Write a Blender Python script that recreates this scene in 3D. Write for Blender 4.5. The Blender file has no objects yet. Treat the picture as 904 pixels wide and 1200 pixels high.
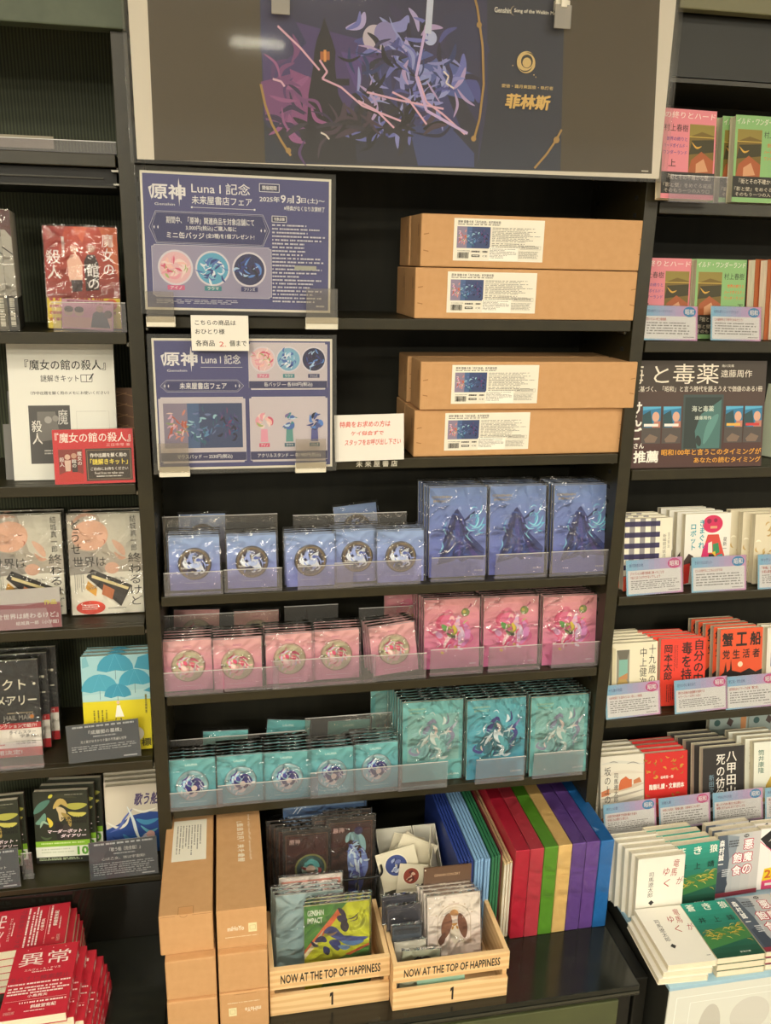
import bpy, bmesh, math, random
from mathutils import Vector, Matrix
SC = bpy.context.scene
COL = SC.collection
random.seed(7)
PI = math.pi
R = math.radians

# ------------------------------------------------------------------ camera
FPX = 1004.37
YAW, PITCH, ROLL = 0.191502, 0.281863, -0.0218781
CAM = Vector((0.125283, -1.504268, 1.67))
def _basis():
    cy, sy, cp, sp = math.cos(YAW), math.sin(YAW), math.cos(PITCH), math.sin(PITCH)
    f = Vector((sy*cp, cy*cp, -sp)); r = Vector((cy, -sy, 0)); d = f.cross(r)
    c, s = math.cos(ROLL), math.sin(ROLL)
    return c*r + s*d, -s*r + c*d, f
RT, DN, FW = _basis()
camd = bpy.data.cameras.new('camera'); cam = bpy.data.objects.new('camera', camd); COL.objects.link(cam)
camd.sensor_fit = 'HORIZONTAL'; camd.sensor_width = 36; camd.lens = FPX/904*36
camd.clip_start = 0.05; camd.clip_end = 50
m3 = Matrix((RT, -DN, -FW)).transposed()
cam.matrix_world = Matrix.Translation(CAM) @ m3.to_4x4()
SC.camera = cam
# ------------------------------------------------------------------ world, exposure
w = bpy.data.worlds.new('shop'); SC.world = w; w.use_nodes = True
w.node_tree.nodes['Background'].inputs[0].default_value = (1.0, 0.94, 0.76, 1)
w.node_tree.nodes['Background'].inputs[1].default_value = 0.66
SC.view_settings.view_transform = 'Standard'; SC.view_settings.look = 'None'
SC.view_settings.exposure = -0.22; SC.view_settings.gamma = 1.0
SC.cycles.transparent_max_bounces = 24
SC.cycles.max_bounces = 6
LAMP_W = 40.0          # emission of the ceiling lamps' diffusers

def ray(px, py): return RT*((px-452)/FPX) + DN*((py-600)/FPX) + FW
def P(px, py, y):       # the point of a sight line on the plane y = const
    d = ray(px, py); return CAM + d*((y-CAM.y)/d.y)
def Q(px, py, z):       # ... on the plane z = const
    d = ray(px, py); return CAM + d*((z-CAM.z)/d.z)

# ------------------------------------------------------------------ materials
_M = {}
def lin(h):
    h = h.lstrip('#'); o = []
    for i in (0, 2, 4):
        c = int(h[i:i+2], 16)/255
        o.append(c/12.92 if c <= .04045 else ((c+.055)/1.055)**2.4)
    return (*o, 1)
def mat(h, rough=.55, metal=0.0, coat=0.0, spec=.5):
    k = (h, rough, metal, coat, spec)
    if k in _M: return _M[k]
    m = bpy.data.materials.new('paint_'+h.strip('#')); m.use_nodes = True
    b = m.node_tree.nodes['Principled BSDF']
    b.inputs['Base Color'].default_value = lin(h); b.inputs['Roughness'].default_value = rough
    b.inputs['Metallic'].default_value = metal; b.inputs['Coat Weight'].default_value = coat
    b.inputs['Coat Roughness'].default_value = .06
    b.inputs['Specular IOR Level'].default_value = spec
    _M[k] = m; return m
def noisy(name, h1, h2, scale, rough=.6, bump=.1, stretch=(1,1,1), kind='noise', coat=0, spec=.5, dist=.002, detail=4):
    m = bpy.data.materials.new(name); m.use_nodes = True; nt = m.node_tree; b = nt.nodes['Principled BSDF']
    tc = nt.nodes.new('ShaderNodeTexCoord'); mp = nt.nodes.new('ShaderNodeMapping'); mp.inputs['Scale'].default_value = stretch
    nt.links.new(tc.outputs['Object'], mp.inputs[0])
    if kind == 'wave':
        t = nt.nodes.new('ShaderNodeTexWave'); t.inputs['Scale'].default_value = scale; t.inputs['Distortion'].default_value = 0
        out = t.outputs['Fac']
    elif kind == 'grain':
        t = nt.nodes.new('ShaderNodeTexWave'); t.inputs['Scale'].default_value = scale; t.inputs['Distortion'].default_value = 6
        t.inputs['Detail'].default_value = 3; t.inputs['Detail Scale'].default_value = 1.2; t.bands_direction = 'Z'
        out = t.outputs['Fac']
    else:
        t = nt.nodes.new('ShaderNodeTexNoise'); t.inputs['Scale'].default_value = scale; t.inputs['Detail'].default_value = detail
        out = t.outputs['Fac']
    nt.links.new(mp.outputs[0], t.inputs['Vector'])
    cr = nt.nodes.new('ShaderNodeValToRGB'); cr.color_ramp.elements[0].color = lin(h1); cr.color_ramp.elements[1].color = lin(h2)
    cr.color_ramp.elements[0].position = .3; cr.color_ramp.elements[1].position = .7
    nt.links.new(out, cr.inputs[0]); nt.links.new(cr.outputs[0], b.inputs['Base Color'])
    b.inputs['Roughness'].default_value = rough; b.inputs['Coat Weight'].default_value = coat
    b.inputs['Specular IOR Level'].default_value = spec
    if bump:
        bp = nt.nodes.new('ShaderNodeBump'); bp.inputs['Strength'].default_value = bump; bp.inputs['Distance'].default_value = dist
        nt.links.new(out, bp.inputs['Height']); nt.links.new(bp.outputs[0], b.inputs['Normal'])
    return m
def clear(name, tint, haze, gloss, bump=0, scale=40, rough=.04):
    """see-through plastic: clear, a little haze, and a reflecting skin"""
    m = bpy.data.materials.new(name); m.use_nodes = True; nt = m.node_tree; nt.nodes.clear()
    o = nt.nodes.new('ShaderNodeOutputMaterial'); tr = nt.nodes.new('ShaderNodeBsdfTransparent'); tr.inputs[0].default_value = lin(tint)
    df = nt.nodes.new('ShaderNodeBsdfDiffuse'); df.inputs[0].default_value = (.8, .78, .76, 1)
    gl = nt.nodes.new('ShaderNodeBsdfGlossy'); gl.inputs['Roughness'].default_value = rough
    m1 = nt.nodes.new('ShaderNodeMixShader'); m1.inputs[0].default_value = haze
    nt.links.new(tr.outputs[0], m1.inputs[1]); nt.links.new(df.outputs[0], m1.inputs[2])
    lw = nt.nodes.new('ShaderNodeFresnel'); lw.inputs[0].default_value = 1.45
    mu = nt.nodes.new('ShaderNodeMath'); mu.operation = 'MULTIPLY'; mu.inputs[1].default_value = gloss
    nt.links.new(lw.outputs[0], mu.inputs[0])
    m2 = nt.nodes.new('ShaderNodeMixShader'); nt.links.new(mu.outputs[0], m2.inputs[0])
    nt.links.new(m1.outputs[0], m2.inputs[1]); nt.links.new(gl.outputs[0], m2.inputs[2]); nt.links.new(m2.outputs[0], o.inputs[0])
    if bump:
        tc = nt.nodes.new('ShaderNodeTexCoord'); n = nt.nodes.new('ShaderNodeTexNoise'); n.inputs['Scale'].default_value = scale
        n.inputs['Detail'].default_value = 1.5; n.inputs['Distortion'].default_value = 1.2
        nt.links.new(tc.outputs['Object'], n.inputs['Vector'])
        bp = nt.nodes.new('ShaderNodeBump'); bp.inputs['Strength'].default_value = bump; bp.inputs['Distance'].default_value = .03
        a1 = nt.nodes.new('ShaderNodeMath'); a1.operation = 'SUBTRACT'; a1.inputs[1].default_value = .5; a2 = nt.nodes.new('ShaderNodeMath'); a2.operation = 'ABSOLUTE'
        nt.links.new(n.outputs['Fac'], a1.inputs[0]); nt.links.new(a1.outputs[0], a2.inputs[0]); nt.links.new(a2.outputs[0], bp.inputs['Height']); nt.links.new(bp.outputs[0], gl.inputs['Normal'])
        nt.links.new(bp.outputs[0], lw.inputs['Normal'])
    return m
BLACK = noisy('black_laminate', '#272313', '#2e2917', 40, .42, .02, (1,1,1), spec=.45)
BACK = noisy('black_back', '#1d1c14', '#242319', 30, .6, .03, (1,1,.2), spec=.3)
BACKL = noisy('lit_corrugated_back', '#34382a', '#4a4f3a', 55, .6, .3, (1,1,1), 'wave', spec=.3)  # lighter green-grey backing: the left bay's light is put into its colour
SLATE = noisy('greenish_panel', '#4a5241', '#525a47', 40, .5, .03, spec=.35)
COUNTER = noisy('black_counter', '#1b1d1a', '#25271f', 60, .16, .02, (1,1,1), spec=.5)
CARD = noisy('cardboard', '#c29463', '#c89a6a', 70, .78, .06, (1,1,1))
KRAFTEDGE = mat('#9d7145', .8)
WOOD = noisy('pale_wood', '#dcb37e', '#e9c592', 9, .55, .04, (.25,1,2.2), 'grain')
PAGES = noisy('page_edges', '#d9cfb4', '#efe6cc', 900, .8, .1, (0.02,1,1), spec=.2)
PAGESV = noisy('page_edges_upright', '#d2c9b0', '#ece4cd', 900, .8, .1, (1,1,0.02), spec=.2)
FILMS = clear('shrink_film', '#ffffff', .0, .75, .35, 16, .1)
FILM = clear('clear_film', '#fdfdfd', .02, 1.5, .6, 22, .08)
LAMIN = clear('laminate', '#fbfbfa', .015, .6, 0, 6, .06)
ACRYL = clear('acrylic', '#f6f4f8', .085, .9, 0, 1, .04)
ACRYLB = clear('acrylic_back', '#efece6', .06, .9, 0, 5, .04)
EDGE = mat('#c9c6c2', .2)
WHITEP = mat('#e4dfd2', .6)
CLIPW = mat('#dcd6c4', .4)
WIRE = mat('#161616', .35)
CHROME = mat('#8d8a80', .3, .8)

# ------------------------------------------------------------------ mesh builder
class MB:
    def __init__(s): s.v = []; s.f = []; s.m = []; s.ml = []; s.layer = 0
    def mi(s, m):
        if m not in s.ml: s.ml.append(m)
        return s.ml.index(m)
    def add(s, vs, fs, m):
        n = len(s.v); s.v += [tuple(v) for v in vs]; k = s.mi(m)
        for f in fs: s.f.append([n+i for i in f]); s.m.append(k)
    def box(s, x0, x1, y0, y1, z0, z1, m):
        v = [(x0,y0,z0),(x1,y0,z0),(x1,y1,z0),(x0,y1,z0),(x0,y0,z1),(x1,y0,z1),(x1,y1,z1),(x0,y1,z1)]
        s.add(v, [(3,2,1,0),(4,5,6,7),(0,1,5,4),(1,2,6,5),(2,3,7,6),(3,0,4,7)], m); return s
    def prism(s, pts, y0, y1, m, axis='y'):
        n = len(pts)
        if axis == 'y': a = [(p[0], y0, p[1]) for p in pts]; b = [(p[0], y1, p[1]) for p in pts]
        elif axis == 'x': a = [(y0, p[0], p[1]) for p in pts]; b = [(y1, p[0], p[1]) for p in pts]
        else: a = [(p[0], p[1], y0) for p in pts]; b = [(p[0], p[1], y1) for p in pts]
        s.add(a+b, [tuple(range(n)), tuple(range(2*n-1, n-1, -1))]+[(i, n+i, n+(i+1) % n, (i+1) % n) for i in range(n)], m); return s
    def tube(s, pts, r, m, n=8):
        pts = [Vector(p) for p in pts]; rings = []
        for i, p in enumerate(pts):
            t = (pts[min(i+1, len(pts)-1)]-pts[max(i-1, 0)]).normalized()
            a = t.orthogonal().normalized(); b = t.cross(a)
            if rings:      # keep the frame from twisting
                pa = rings[-1][1]; a = (pa - t*pa.dot(t)).normalized(); b = t.cross(a)
            rings.append((p, a, b))
        vs = [p+(a*math.cos(2*PI*k/n)+b*math.sin(2*PI*k/n))*r for p, a, b in rings for k in range(n)]
        fs = [(i*n+k, i*n+(k+1) % n, (i+1)*n+(k+1) % n, (i+1)*n+k) for i in range(len(pts)-1) for k in range(n)]
        fs += [tuple(range(n-1, -1, -1)), tuple((len(pts)-1)*n+k for k in range(n))]
        s.add(vs, fs, m); return s
    def build(s, name, parent=None, bevel=0, smooth=False):
        me = bpy.data.meshes.new(name); me.from_pydata(s.v, [], s.f)
        for m in s.ml: me.materials.append(m)
        me.polygons.foreach_set('material_index', s.m)
        if smooth: me.polygons.foreach_set('use_smooth', [True]*len(s.f))
        me.update()
        o = bpy.data.objects.new(name, me); COL.objects.link(o)
        if parent: o.parent = parent
        if bevel:
            b = o.modifiers.new('soft_edges', 'BEVEL'); b.width = bevel; b.segments = 2; b.limit_method = 'ANGLE'; b.angle_limit = R(50)
        return o
def tag(o, label=None, cat=None, group=None, kind=None):
    if label: o['label'] = label
    if cat: o['category'] = cat
    if group: o['group'] = group
    if kind: o['kind'] = kind
    return o
def thing(name, label, cat, loc=(0,0,0), rot=(0,0,0), group=None):
    o = bpy.data.objects.new(name, None); COL.objects.link(o); o.empty_display_size = .02
    o.location = loc; o.rotation_euler = rot
    return tag(o, label, cat, group)
def dup(root, label, loc, rot, group=None):
    r = root.copy(); COL.objects.link(r); r.location = loc; r.rotation_euler = rot; r['label'] = label
    if group: r['group'] = group
    for ch in list(root.children):
        c = ch.copy(); COL.objects.link(c); c.parent = r
        for g in list(ch.children):
            d = g.copy(); COL.objects.link(d); d.parent = c
    return r

# ------------------------------------------------------------------ lettering
_fc = bpy.data.curves.new('lettering', 'FONT'); _fo = bpy.data.objects.new('lettering', _fc); COL.objects.link(_fo)
_fc.resolution_u = 2
_G = {}
def glyphs(s, bold):
    """outline of a line of lettering; heavier weights are struck several times, slightly shifted"""
    k = (s, bold)
    if k not in _G:
        if (s, 0) not in _G:
            _fc.body = s
            dg = bpy.context.evaluated_depsgraph_get(); dg.update(); e = _fo.evaluated_get(dg); me = e.to_mesh()
            _G[(s, 0)] = ([(p.co.x, p.co.y, 0) for p in me.vertices], [tuple(p.vertices) for p in me.polygons]); e.to_mesh_clear()
        v0, f0 = _G[(s, 0)]
        if bold > 0 and v0:
            n = 3 if bold < .03 else (4 if bold < .08 else 9); v = []; f = []
            for i in range(n):
                a = 2*PI*i/n+.6; o = len(v)
                v += [(x+bold*.8*math.cos(a), y+bold*.8*math.sin(a), i) for x, y, _ in v0]; f += [tuple(q+o for q in p) for p in f0]
            _G[k] = (v, f)
        else: _G[k] = (v0, f0)
    return _G[k]

class F:
    """a flat printed face: u to the right and v downwards, both 0..1, on a rectangle with corner O and edges U, V"""
    def __init__(s, mb, O, U, V):
        s.mb = mb; s.O = Vector(O); s.U = Vector(U); s.V = Vector(V); s.n = s.V.cross(s.U).normalized(); s.k = 1
        s.W = s.U.length; s.H = s.V.length
    def p(s, u, v, e=0): return s.O + s.U*u + s.V*v + s.n*(.00003*s.k+.00001*e)
    def poly(s, pts, m):
        s.mb.add([s.p(*q) for q in pts], [tuple(range(len(pts)))], m if not isinstance(m, str) else mat(m)); s.k += 1
    def polys(s, lst, m):
        for pts in lst: s.mb.add([s.p(*q) for q in pts], [tuple(range(len(pts)))], m if not isinstance(m, str) else mat(m))
        s.k += 1
    def rect(s, u0, v0, u1, v1, m): s.poly([(u0,v0),(u1,v0),(u1,v1),(u0,v1)], m)
    def disc(s, u, v, r, m, n=28, ry=None, rot=0):      # r as a share of the width
        ry = r if ry is None else ry; c, q = math.cos(rot), math.sin(rot); o = []
        for i in range(n):
            a = 2*PI*i/n; x, y = r*math.cos(a), ry*math.sin(a); o.append((u+x*c-y*q, v+(x*q+y*c)*s.W/s.H))
        s.poly(o, m)
    def arc(s, u, v, r, a0, a1, t, m, n=24, taper=False, ry=1.0):
        i_, o_ = [], []
        for i in range(n+1):
            a = a0+(a1-a0)*i/n; tt = t*math.sin(PI*i/n) if taper else t
            for L, rr in ((o_, r+tt/2), (i_, r-tt/2)): L.append((u+rr*math.cos(a), v+rr*ry*math.sin(a)*s.W/s.H))
        m = m if not isinstance(m, str) else mat(m)
        pts = [s.p(*q) for q in o_+i_]; k = n+1
        s.mb.add(pts, [(j, j+1, k+j+1, k+j) for j in range(n)], m); s.k += 1
    def stroke(s, pts, t, m, taper=True):
        """a ribbon along a smooth line through pts, t wide (share of the width)"""
        q = []
        for i in range(len(pts)-1):
            a = pts[max(i-1,0)]; b = pts[i]; c = pts[i+1]; d = pts[min(i+2,len(pts)-1)]
            for j in range(6):
                x = j/6
                q.append(tuple(.5*(2*b[k]+(c[k]-a[k])*x+(2*a[k]-5*b[k]+4*c[k]-d[k])*x*x+(3*b[k]-a[k]-3*c[k]+d[k])*x**3) for k in (0,1)))
        q.append(pts[-1]); n = len(q); L = []; Rr = []; asp = s.W/s.H
        for i in range(n):
            dx = q[min(i+1,n-1)][0]-q[max(i-1,0)][0]; dy = (q[min(i+1,n-1)][1]-q[max(i-1,0)][1])/asp
            l = math.hypot(dx, dy) or 1; h = t/2*((math.sin(PI*(i+.6)/(n+.2))) if taper else 1)
            L.append((q[i][0]-dy/l*h, q[i][1]+dx/l*h*asp)); Rr.append((q[i][0]+dy/l*h, q[i][1]-dx/l*h*asp))
        m = m if not isinstance(m, str) else mat(m)
        s.mb.add([s.p(*a) for a in L+Rr], [(j, j+1, n+j+1, n+j) for j in range(n-1)], m); s.k += 1
    def line(s, pts, t, m): s.stroke_straight(pts, t, m)
    def stroke_straight(s, pts, t, m):
        asp = s.W/s.H
        for a, b in zip(pts, pts[1:]):
            dx, dy = b[0]-a[0], (b[1]-a[1])/asp; l = math.hypot(dx, dy) or 1; nx, ny = -dy/l*t/2, dx/l*t/2*asp
            s.mb.add([s.p(a[0]+nx,a[1]+ny), s.p(b[0]+nx,b[1]+ny), s.p(b[0]-nx,b[1]-ny), s.p(a[0]-nx,a[1]-ny)], [(0,1,2,3)], m if not isinstance(m, str) else mat(m))
        s.k += 1
    def frame(s, u0, v0, u1, v1, t, m):
        s.stroke_straight([(u0,v0),(u1,v0),(u1,v1),(u0,v1),(u0,v0)], t, m)
    def text(s, t, u0, v0, u1, v1, m, bold=.0, shear=0):
        vs, fs = glyphs(t, bold)
        if not vs: return
        x0, x1 = min(q[0] for q in vs), max(q[0] for q in vs); y0, y1 = min(q[1] for q in vs), max(q[1] for q in vs)
        sx = (u1-u0)/max(x1-x0, 1e-6); sy = (v1-v0)/max(y1-y0, 1e-6)
        out = [s.p(u0+(a-x0)*sx+shear*((b-y0)*sy)*s.H/s.W, v1-(b-y0)*sy, e) for a, b, e in vs]
        s.mb.add(out, fs, m if not isinstance(m, str) else mat(m)); s.k += 1+(vs[-1][2] > 2)*2
    def vtext(s, t, u0, v0, u1, v1, m, bold=0.0):       # upright column of characters
        n = len(t); h = (v1-v0)/n
        for i, ch in enumerate(t):
            vs, fs = glyphs({'ー': '｜', '・': '・'}.get(ch, ch), bold)
            out = [s.p(u0+(u1-u0)*a, v0+h*(i+1)-h*(b+.12), e) for a, b, e in vs]
            if vs: s.mb.add(out, fs, m if not isinstance(m, str) else mat(m))
        s.k += 2
    def dashes(s, u0, v0, u1, v1, n, m, seed=1, fill=.5, ragged=.25, vert=False):
        """rows of print too small to read"""
        rnd = random.Random(seed); polys = []
        for i in range(n):
            a = i/n; hh = fill/n
            end = 1-ragged*rnd.random(); x = 0
            while x < end:
                l = rnd.uniform(.02, .07); b = min(x+l, end)
                if vert: polys.append([(u0+(u1-u0)*a, v0+(v1-v0)*x), (u0+(u1-u0)*(a+hh), v0+(v1-v0)*x), (u0+(u1-u0)*(a+hh), v0+(v1-v0)*b), (u0+(u1-u0)*a, v0+(v1-v0)*b)])
                else: polys.append([(u0+(u1-u0)*x, v0+(v1-v0)*a), (u0+(u1-u0)*b, v0+(v1-v0)*a), (u0+(u1-u0)*b, v0+(v1-v0)*(a+hh)), (u0+(u1-u0)*x, v0+(v1-v0)*(a+hh))])
                x = b+rnd.choice((.008, .008, .03))
        s.polys(polys, m)
    def grad(s, u0, v0, u1, v1, c0, c1, n=8, vert=False):   # printed colour blend, in steps
        a = [int(c0[i:i+2], 16) for i in (1,3,5)]; b = [int(c1[i:i+2], 16) for i in (1,3,5)]
        for i in range(n):
            t = i/(n-1); h = '#%02x%02x%02x' % tuple(round(p+(q-p)*t) for p, q in zip(a, b))
            if vert: pts = [(u0, v0+(v1-v0)*i/n), (u1, v0+(v1-v0)*i/n), (u1, v0+(v1-v0)*(i+1)/n), (u0, v0+(v1-v0)*(i+1)/n)]
            else: pts = [(u0+(u1-u0)*i/n, v0), (u0+(u1-u0)*(i+1)/n, v0), (u0+(u1-u0)*(i+1)/n, v1), (u0+(u1-u0)*i/n, v1)]
            s.mb.add([s.p(*q) for q in pts], [(0,1,2,3)], mat(h))
        s.k += 1
    def swirl(s, u, v, r, pal, seed, n=14, wide=.16):       # an abstract whorl of ribbons
        rnd = random.Random(seed); asp = s.W/s.H
        for i in range(n):
            a = rnd.uniform(0, 2*PI); rr = r*rnd.uniform(.05, .55); l = rnd.uniform(.5, 1.7); q = []
            for j in range(4):
                b = a+l*j/3; k = min(rr+(r*.8-rr)*j/3*rnd.uniform(.6, 1.1), r*.86)
                q.append((u+k*math.cos(b), v+k*math.sin(b)*asp))
            s.stroke(q, r*rnd.uniform(wide*.5, wide*1.8), rnd.choice(pal))
def flecks(f, u, v, ru, rv, pal, n, l, t, seed):      # small loose brush marks over an area
    rnd = random.Random(seed)
    for i in range(n):
        a = rnd.uniform(0, 2*PI); k = math.sqrt(rnd.random()); x, y = u+ru*k*math.cos(a), v+rv*k*math.sin(a); b = rnd.uniform(0, 2*PI); c = b+rnd.uniform(-1, 1); q = f.W/f.H
        f.stroke([(x, y), (x+l*.5*math.cos(b), y+l*.5*math.sin(b)*q), (x+l*.5*(math.cos(b)+math.cos(c)), y+l*.5*(math.sin(b)+math.sin(c))*q)], t*rnd.uniform(.5, 1.6), rnd.choice(pal)); f.k -= .92
    f.k += 1
def front(mb, w, h, y=0.0, x=0.0, z=0.0): return F(mb, (x-w/2, y, z+h), (w,0,0), (0,0,-h))
def seat(z0, x, y, t, lean, yaw=0):
    """where and how a leaning upright thing stands: it rests on its rear lower edge"""
    return (x, y, z0+t*math.sin(R(lean))+.0004), (-R(lean), 0, R(yaw))
# ------------------------------------------------------------------ the setting: floor, ceiling, lamps
o = MB().box(-4, 7, -7, .6, -.02, 0, noisy('shop_floor', '#8a7a62', '#94846c', 3, .3, 0)).build('floor'); tag(o, kind='structure')
o = MB().box(-4, 7, -7, .6, 2.8, 2.82, mat('#b9b3a4', .8)).build('ceiling'); tag(o, kind='structure')
o = MB().box(-4, 5, .26, .3, 0, 2.8, mat('#4a483e', .8)).build('wall_back'); tag(o, kind='structure')
_L = {}
def lamp_mat(k):
    if k not in _L:
        m = bpy.data.materials.new('lamp_diffuser'); m.use_nodes = True; b = m.node_tree.nodes['Principled BSDF']
        b.inputs['Emission Color'].default_value = (1, .93, .76, 1); b.inputs['Emission Strength'].default_value = LAMP_W*k; _L[k] = m
    return _L[k]
def ceiling_lamp(x, y, l, wd, k, label):
    t = thing('ceiling_lamp', label, 'ceiling lamp', (x, y, 2.8))
    MB().box(-l/2-.02, l/2+.02, -wd/2-.02, wd/2+.02, -.045, 0, mat('#d8d6d0', .4)).build('housing', t)
    MB().box(-l/2, l/2, -wd/2, wd/2, -.052, -.045, lamp_mat(k)).build('diffuser', t)
ceiling_lamp(-.8, -1.75, 1.3, .2, .75, 'long ceiling lamp over the aisle, at its left end')
ceiling_lamp(1.3, -1.75, 1.3, .2, .75, 'long ceiling lamp over the aisle, at its right end')
ceiling_lamp(.36, -3.55, .26, .07, 1, 'short ceiling lamp far behind the aisle')
ceiling_lamp(.25, -2.4, 1.0, .22, 1, 'ceiling lamp behind the aisle, between near and far lamps')
ceiling_lamp(-1.2, -3.6, 1.6, .3, 1.5, 'long ceiling lamp behind the aisle, at the far left')
ceiling_lamp(3.65, -3.6, 1.6, .3, 2, 'long ceiling lamp behind the aisle, at the far right')
ceiling_lamp(-1.7, -5.4, 2.0, .4, 2.4, 'rearmost ceiling lamp on the left')
ceiling_lamp(4.75, -5.4, 1.8, .4, 3, 'rearmost ceiling lamp on the right')

# ------------------------------------------------------------------ bookcases and base cabinets
SH = {1: 1.578, 2: 1.328, 3: 1.078, 4: .876, 5: .628}
LH = {0: 1.826, 1: 1.551, 2: 1.292, 3: 1.025, 4: .744, 5: .482}
CT = .34
RH = {0: 1.992, 1: 1.788, 2: 1.542, 3: 1.295, 4: 1.03, 5: .750, 6: .467}
def shelf(case, x0, x1, top, lip=.019, y0=0.0):
    m = MB().box(x0+.004, x1-.004, y0, y0+.016, top-lip, top, BLACK)
    m.box(x0+.004, x1-.004, y0+.016, .236, top-.012, top, BLACK)
    m.box(x0+.001, x0+.006, y0+.02, y0+.05, top-lip-.006, top-lip+.002, CHROME); m.box(x1-.006, x1-.001, y0+.02, y0+.05, top-lip-.006, top-lip+.002, CHROME)
    return m.build('shelf', case, .0012)
def upright(case, x0, x1, inner, top=2.26):
    m = MB().box(x0, x1, 0, .24, CT+.0005, top, BLACK)
    for sx in inner:                            # rows of bracket slots on the inner face
        for z in range(60):
            zz = .38+z*.03
            for yy in (.03, .2): m.box(sx-.0006, sx+.0006, yy, yy+.012, zz, zz+.008, mat('#0b0b08', .9))
    return m.build('side_panel', case, .0015)
case = thing('bookcase', 'black bookcase of the middle bay, holding the badge cards and brown boxes', 'bookcase', group=None)
upright(case, -.025, 0, [0], 2.0005); upright(case, .875, .9, [.875])
MB().box(0, .875, .236, .242, CT+.0005, 2.26, BACK).build('back_panel', case)
for k, z in SH.items():
    s = shelf(case, 0, .875, z)
    if k == 2:
        m = MB(); f = F(m, (0, -.0003, 1.328), (.875,0,0), (0,0,-.019))
        for i, ch in enumerate('未来屋書店'): f.text(ch, .412+i*.0185, .18, .412+i*.0185+.0135, .78, '#d8d4c4', .03)
        m.build('shop_lettering', s)
MB().box(0, .9, .0, .02, 2.093, 2.26, SLATE).build('header_panel', case, .002)
case = thing('bookcase', 'black bookcase of the left bay, under the greenish header', 'bookcase')
upright(case, -.925, -.9, [])
MB().box(-.9, -.025, .236, .242, CT+.0005, 2.26, BACKL).build('back_panel', case)
for k, z in LH.items():
    if k < 5: shelf(case, -.9, -.025, z)
    else: MB().box(-.897, -.0265, 0, .236, z-.012, z, BLACK).build('shelf', case, .001)
MB().box(-.9, -.03, .015, .23, 1.7795, 1.8055, mat('#0c0b08', .6)).box(-.9, -.03, .012, .015, 1.777, 1.7798, BLACK).box(-.9, -.05, .012, .015, 1.790, 1.7925, BLACK).box(-.034, -.0255, .0, .014, 1.780, 1.783, CHROME).box(-.036, -.0255, .0, .012, 1.800, 1.803, CHROME).build('rail_and_gap_shade', case)  # thin rails, and a near-black block painting the shaded gap under the lip
MB().box(-.9, -.0005, -.012, .02, 2.001, 2.26, SLATE).build('header_panel', case, .002)
MB().box(-.897, -.0265, -.002, .008, CT+.0005, .469, noisy('gloss_riser', '#161613', '#1d1b16', 6, .12, 0)).build('riser_panel', case, .001)
case = thing('bookcase', 'black bookcase of the right bay, full of paperbacks', 'bookcase')
upright(case, 1.775, 1.8, [])
MB().box(.9, 1.775, .236, .242, CT+.0005, 2.26, BACK).build('back_panel', case)
for k, z in RH.items():
    if k: shelf(case, .9, 1.775, z, .021 if k < 4 else .019)
MB().box(.9, 1.775, .03, .036, 1.996, 2.093, mat('#1b1a12', .5)).box(.9, 1.775, .025, .236, 1.986, 1.993, BLACK).build('fascia_panel', case)
MB().box(.9, 1.8, -.004, .02, 2.093, 2.26, mat('#6d6a4c', .5)).build('header_panel', case, .002)

OLIVE = noisy('olive_panel', '#4a4f34', '#525738', 12, .35, .01)
def cabinet(label, x0, x1):
    t = thing('base_cabinet', label, 'cabinet', ((x0+x1)/2, 0, 0)); hw = (x1-x0)/2
    MB().box(-hw+.002, hw-.002, -.262, .24, .0, .316, mat('#151510', .5)).build('carcass', t, .002)
    MB().box(-hw, hw, -.285, .24, .316, .34, COUNTER).box(-hw, hw, -.2875, -.285, .322, .328, mat('#3a392f', .2)).build('top_panel', t, .003)
    MB().box(-hw+.025, hw-.035, -.276, -.262, .02, .300, OLIVE).build('door', t, .002)
cabinet('low black cabinet under the middle bay, its counter holding crates and boxes', -.0118, .884)
cabinet('low black cabinet under the left bay, its counter holding red books', -.91, -.0132)

t = thing('base_cabinet', 'low black cabinet under the right bay, mostly hidden by the display table', 'cabinet', (1.34, 0, 0))
MB().box(-.452, .45, .004, .24, 0, .338, mat('#151510', .5)).box(-.452, -.426, -.262, .0035, 0, .332, mat('#151510', .5)).build('carcass', t, .002)
# the display table of the right bay
t = thing('display_table', 'low table with white printed front and pale blue edge at bottom right', 'display table', (1.357, 0, 0))
MB().box(-.43, .43, -.315, .0, .0, .352, mat('#2a2a24', .5)).build('body', t, .002)
MB().box(-.432, .432, -.320, .0, .352, .361, mat('#9fc3d6', .5)).build('top_panel', t, .001)
m = MB(); m.box(-.43, .43, -.3185, -.3155, .0, .351, mat('#dbdcd2', .4)); f = F(m, (-.43, -.3186, .351), (.86,0,0), (0,0,-.351))
f.frame(.02, .055, .98, .97, .0016, '#f4f4ee'); f.frame(.055, .1, .95, .93, .0012, '#f4f4ee')
f.disc(.11, .30, .028, '#c3c0b6', ry=.07); f.disc(.21, .24, .05, '#cfcdc4', ry=.05); f.disc(.30, .34, .03, '#c0bdb3')
m.build('front_poster', t)

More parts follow.
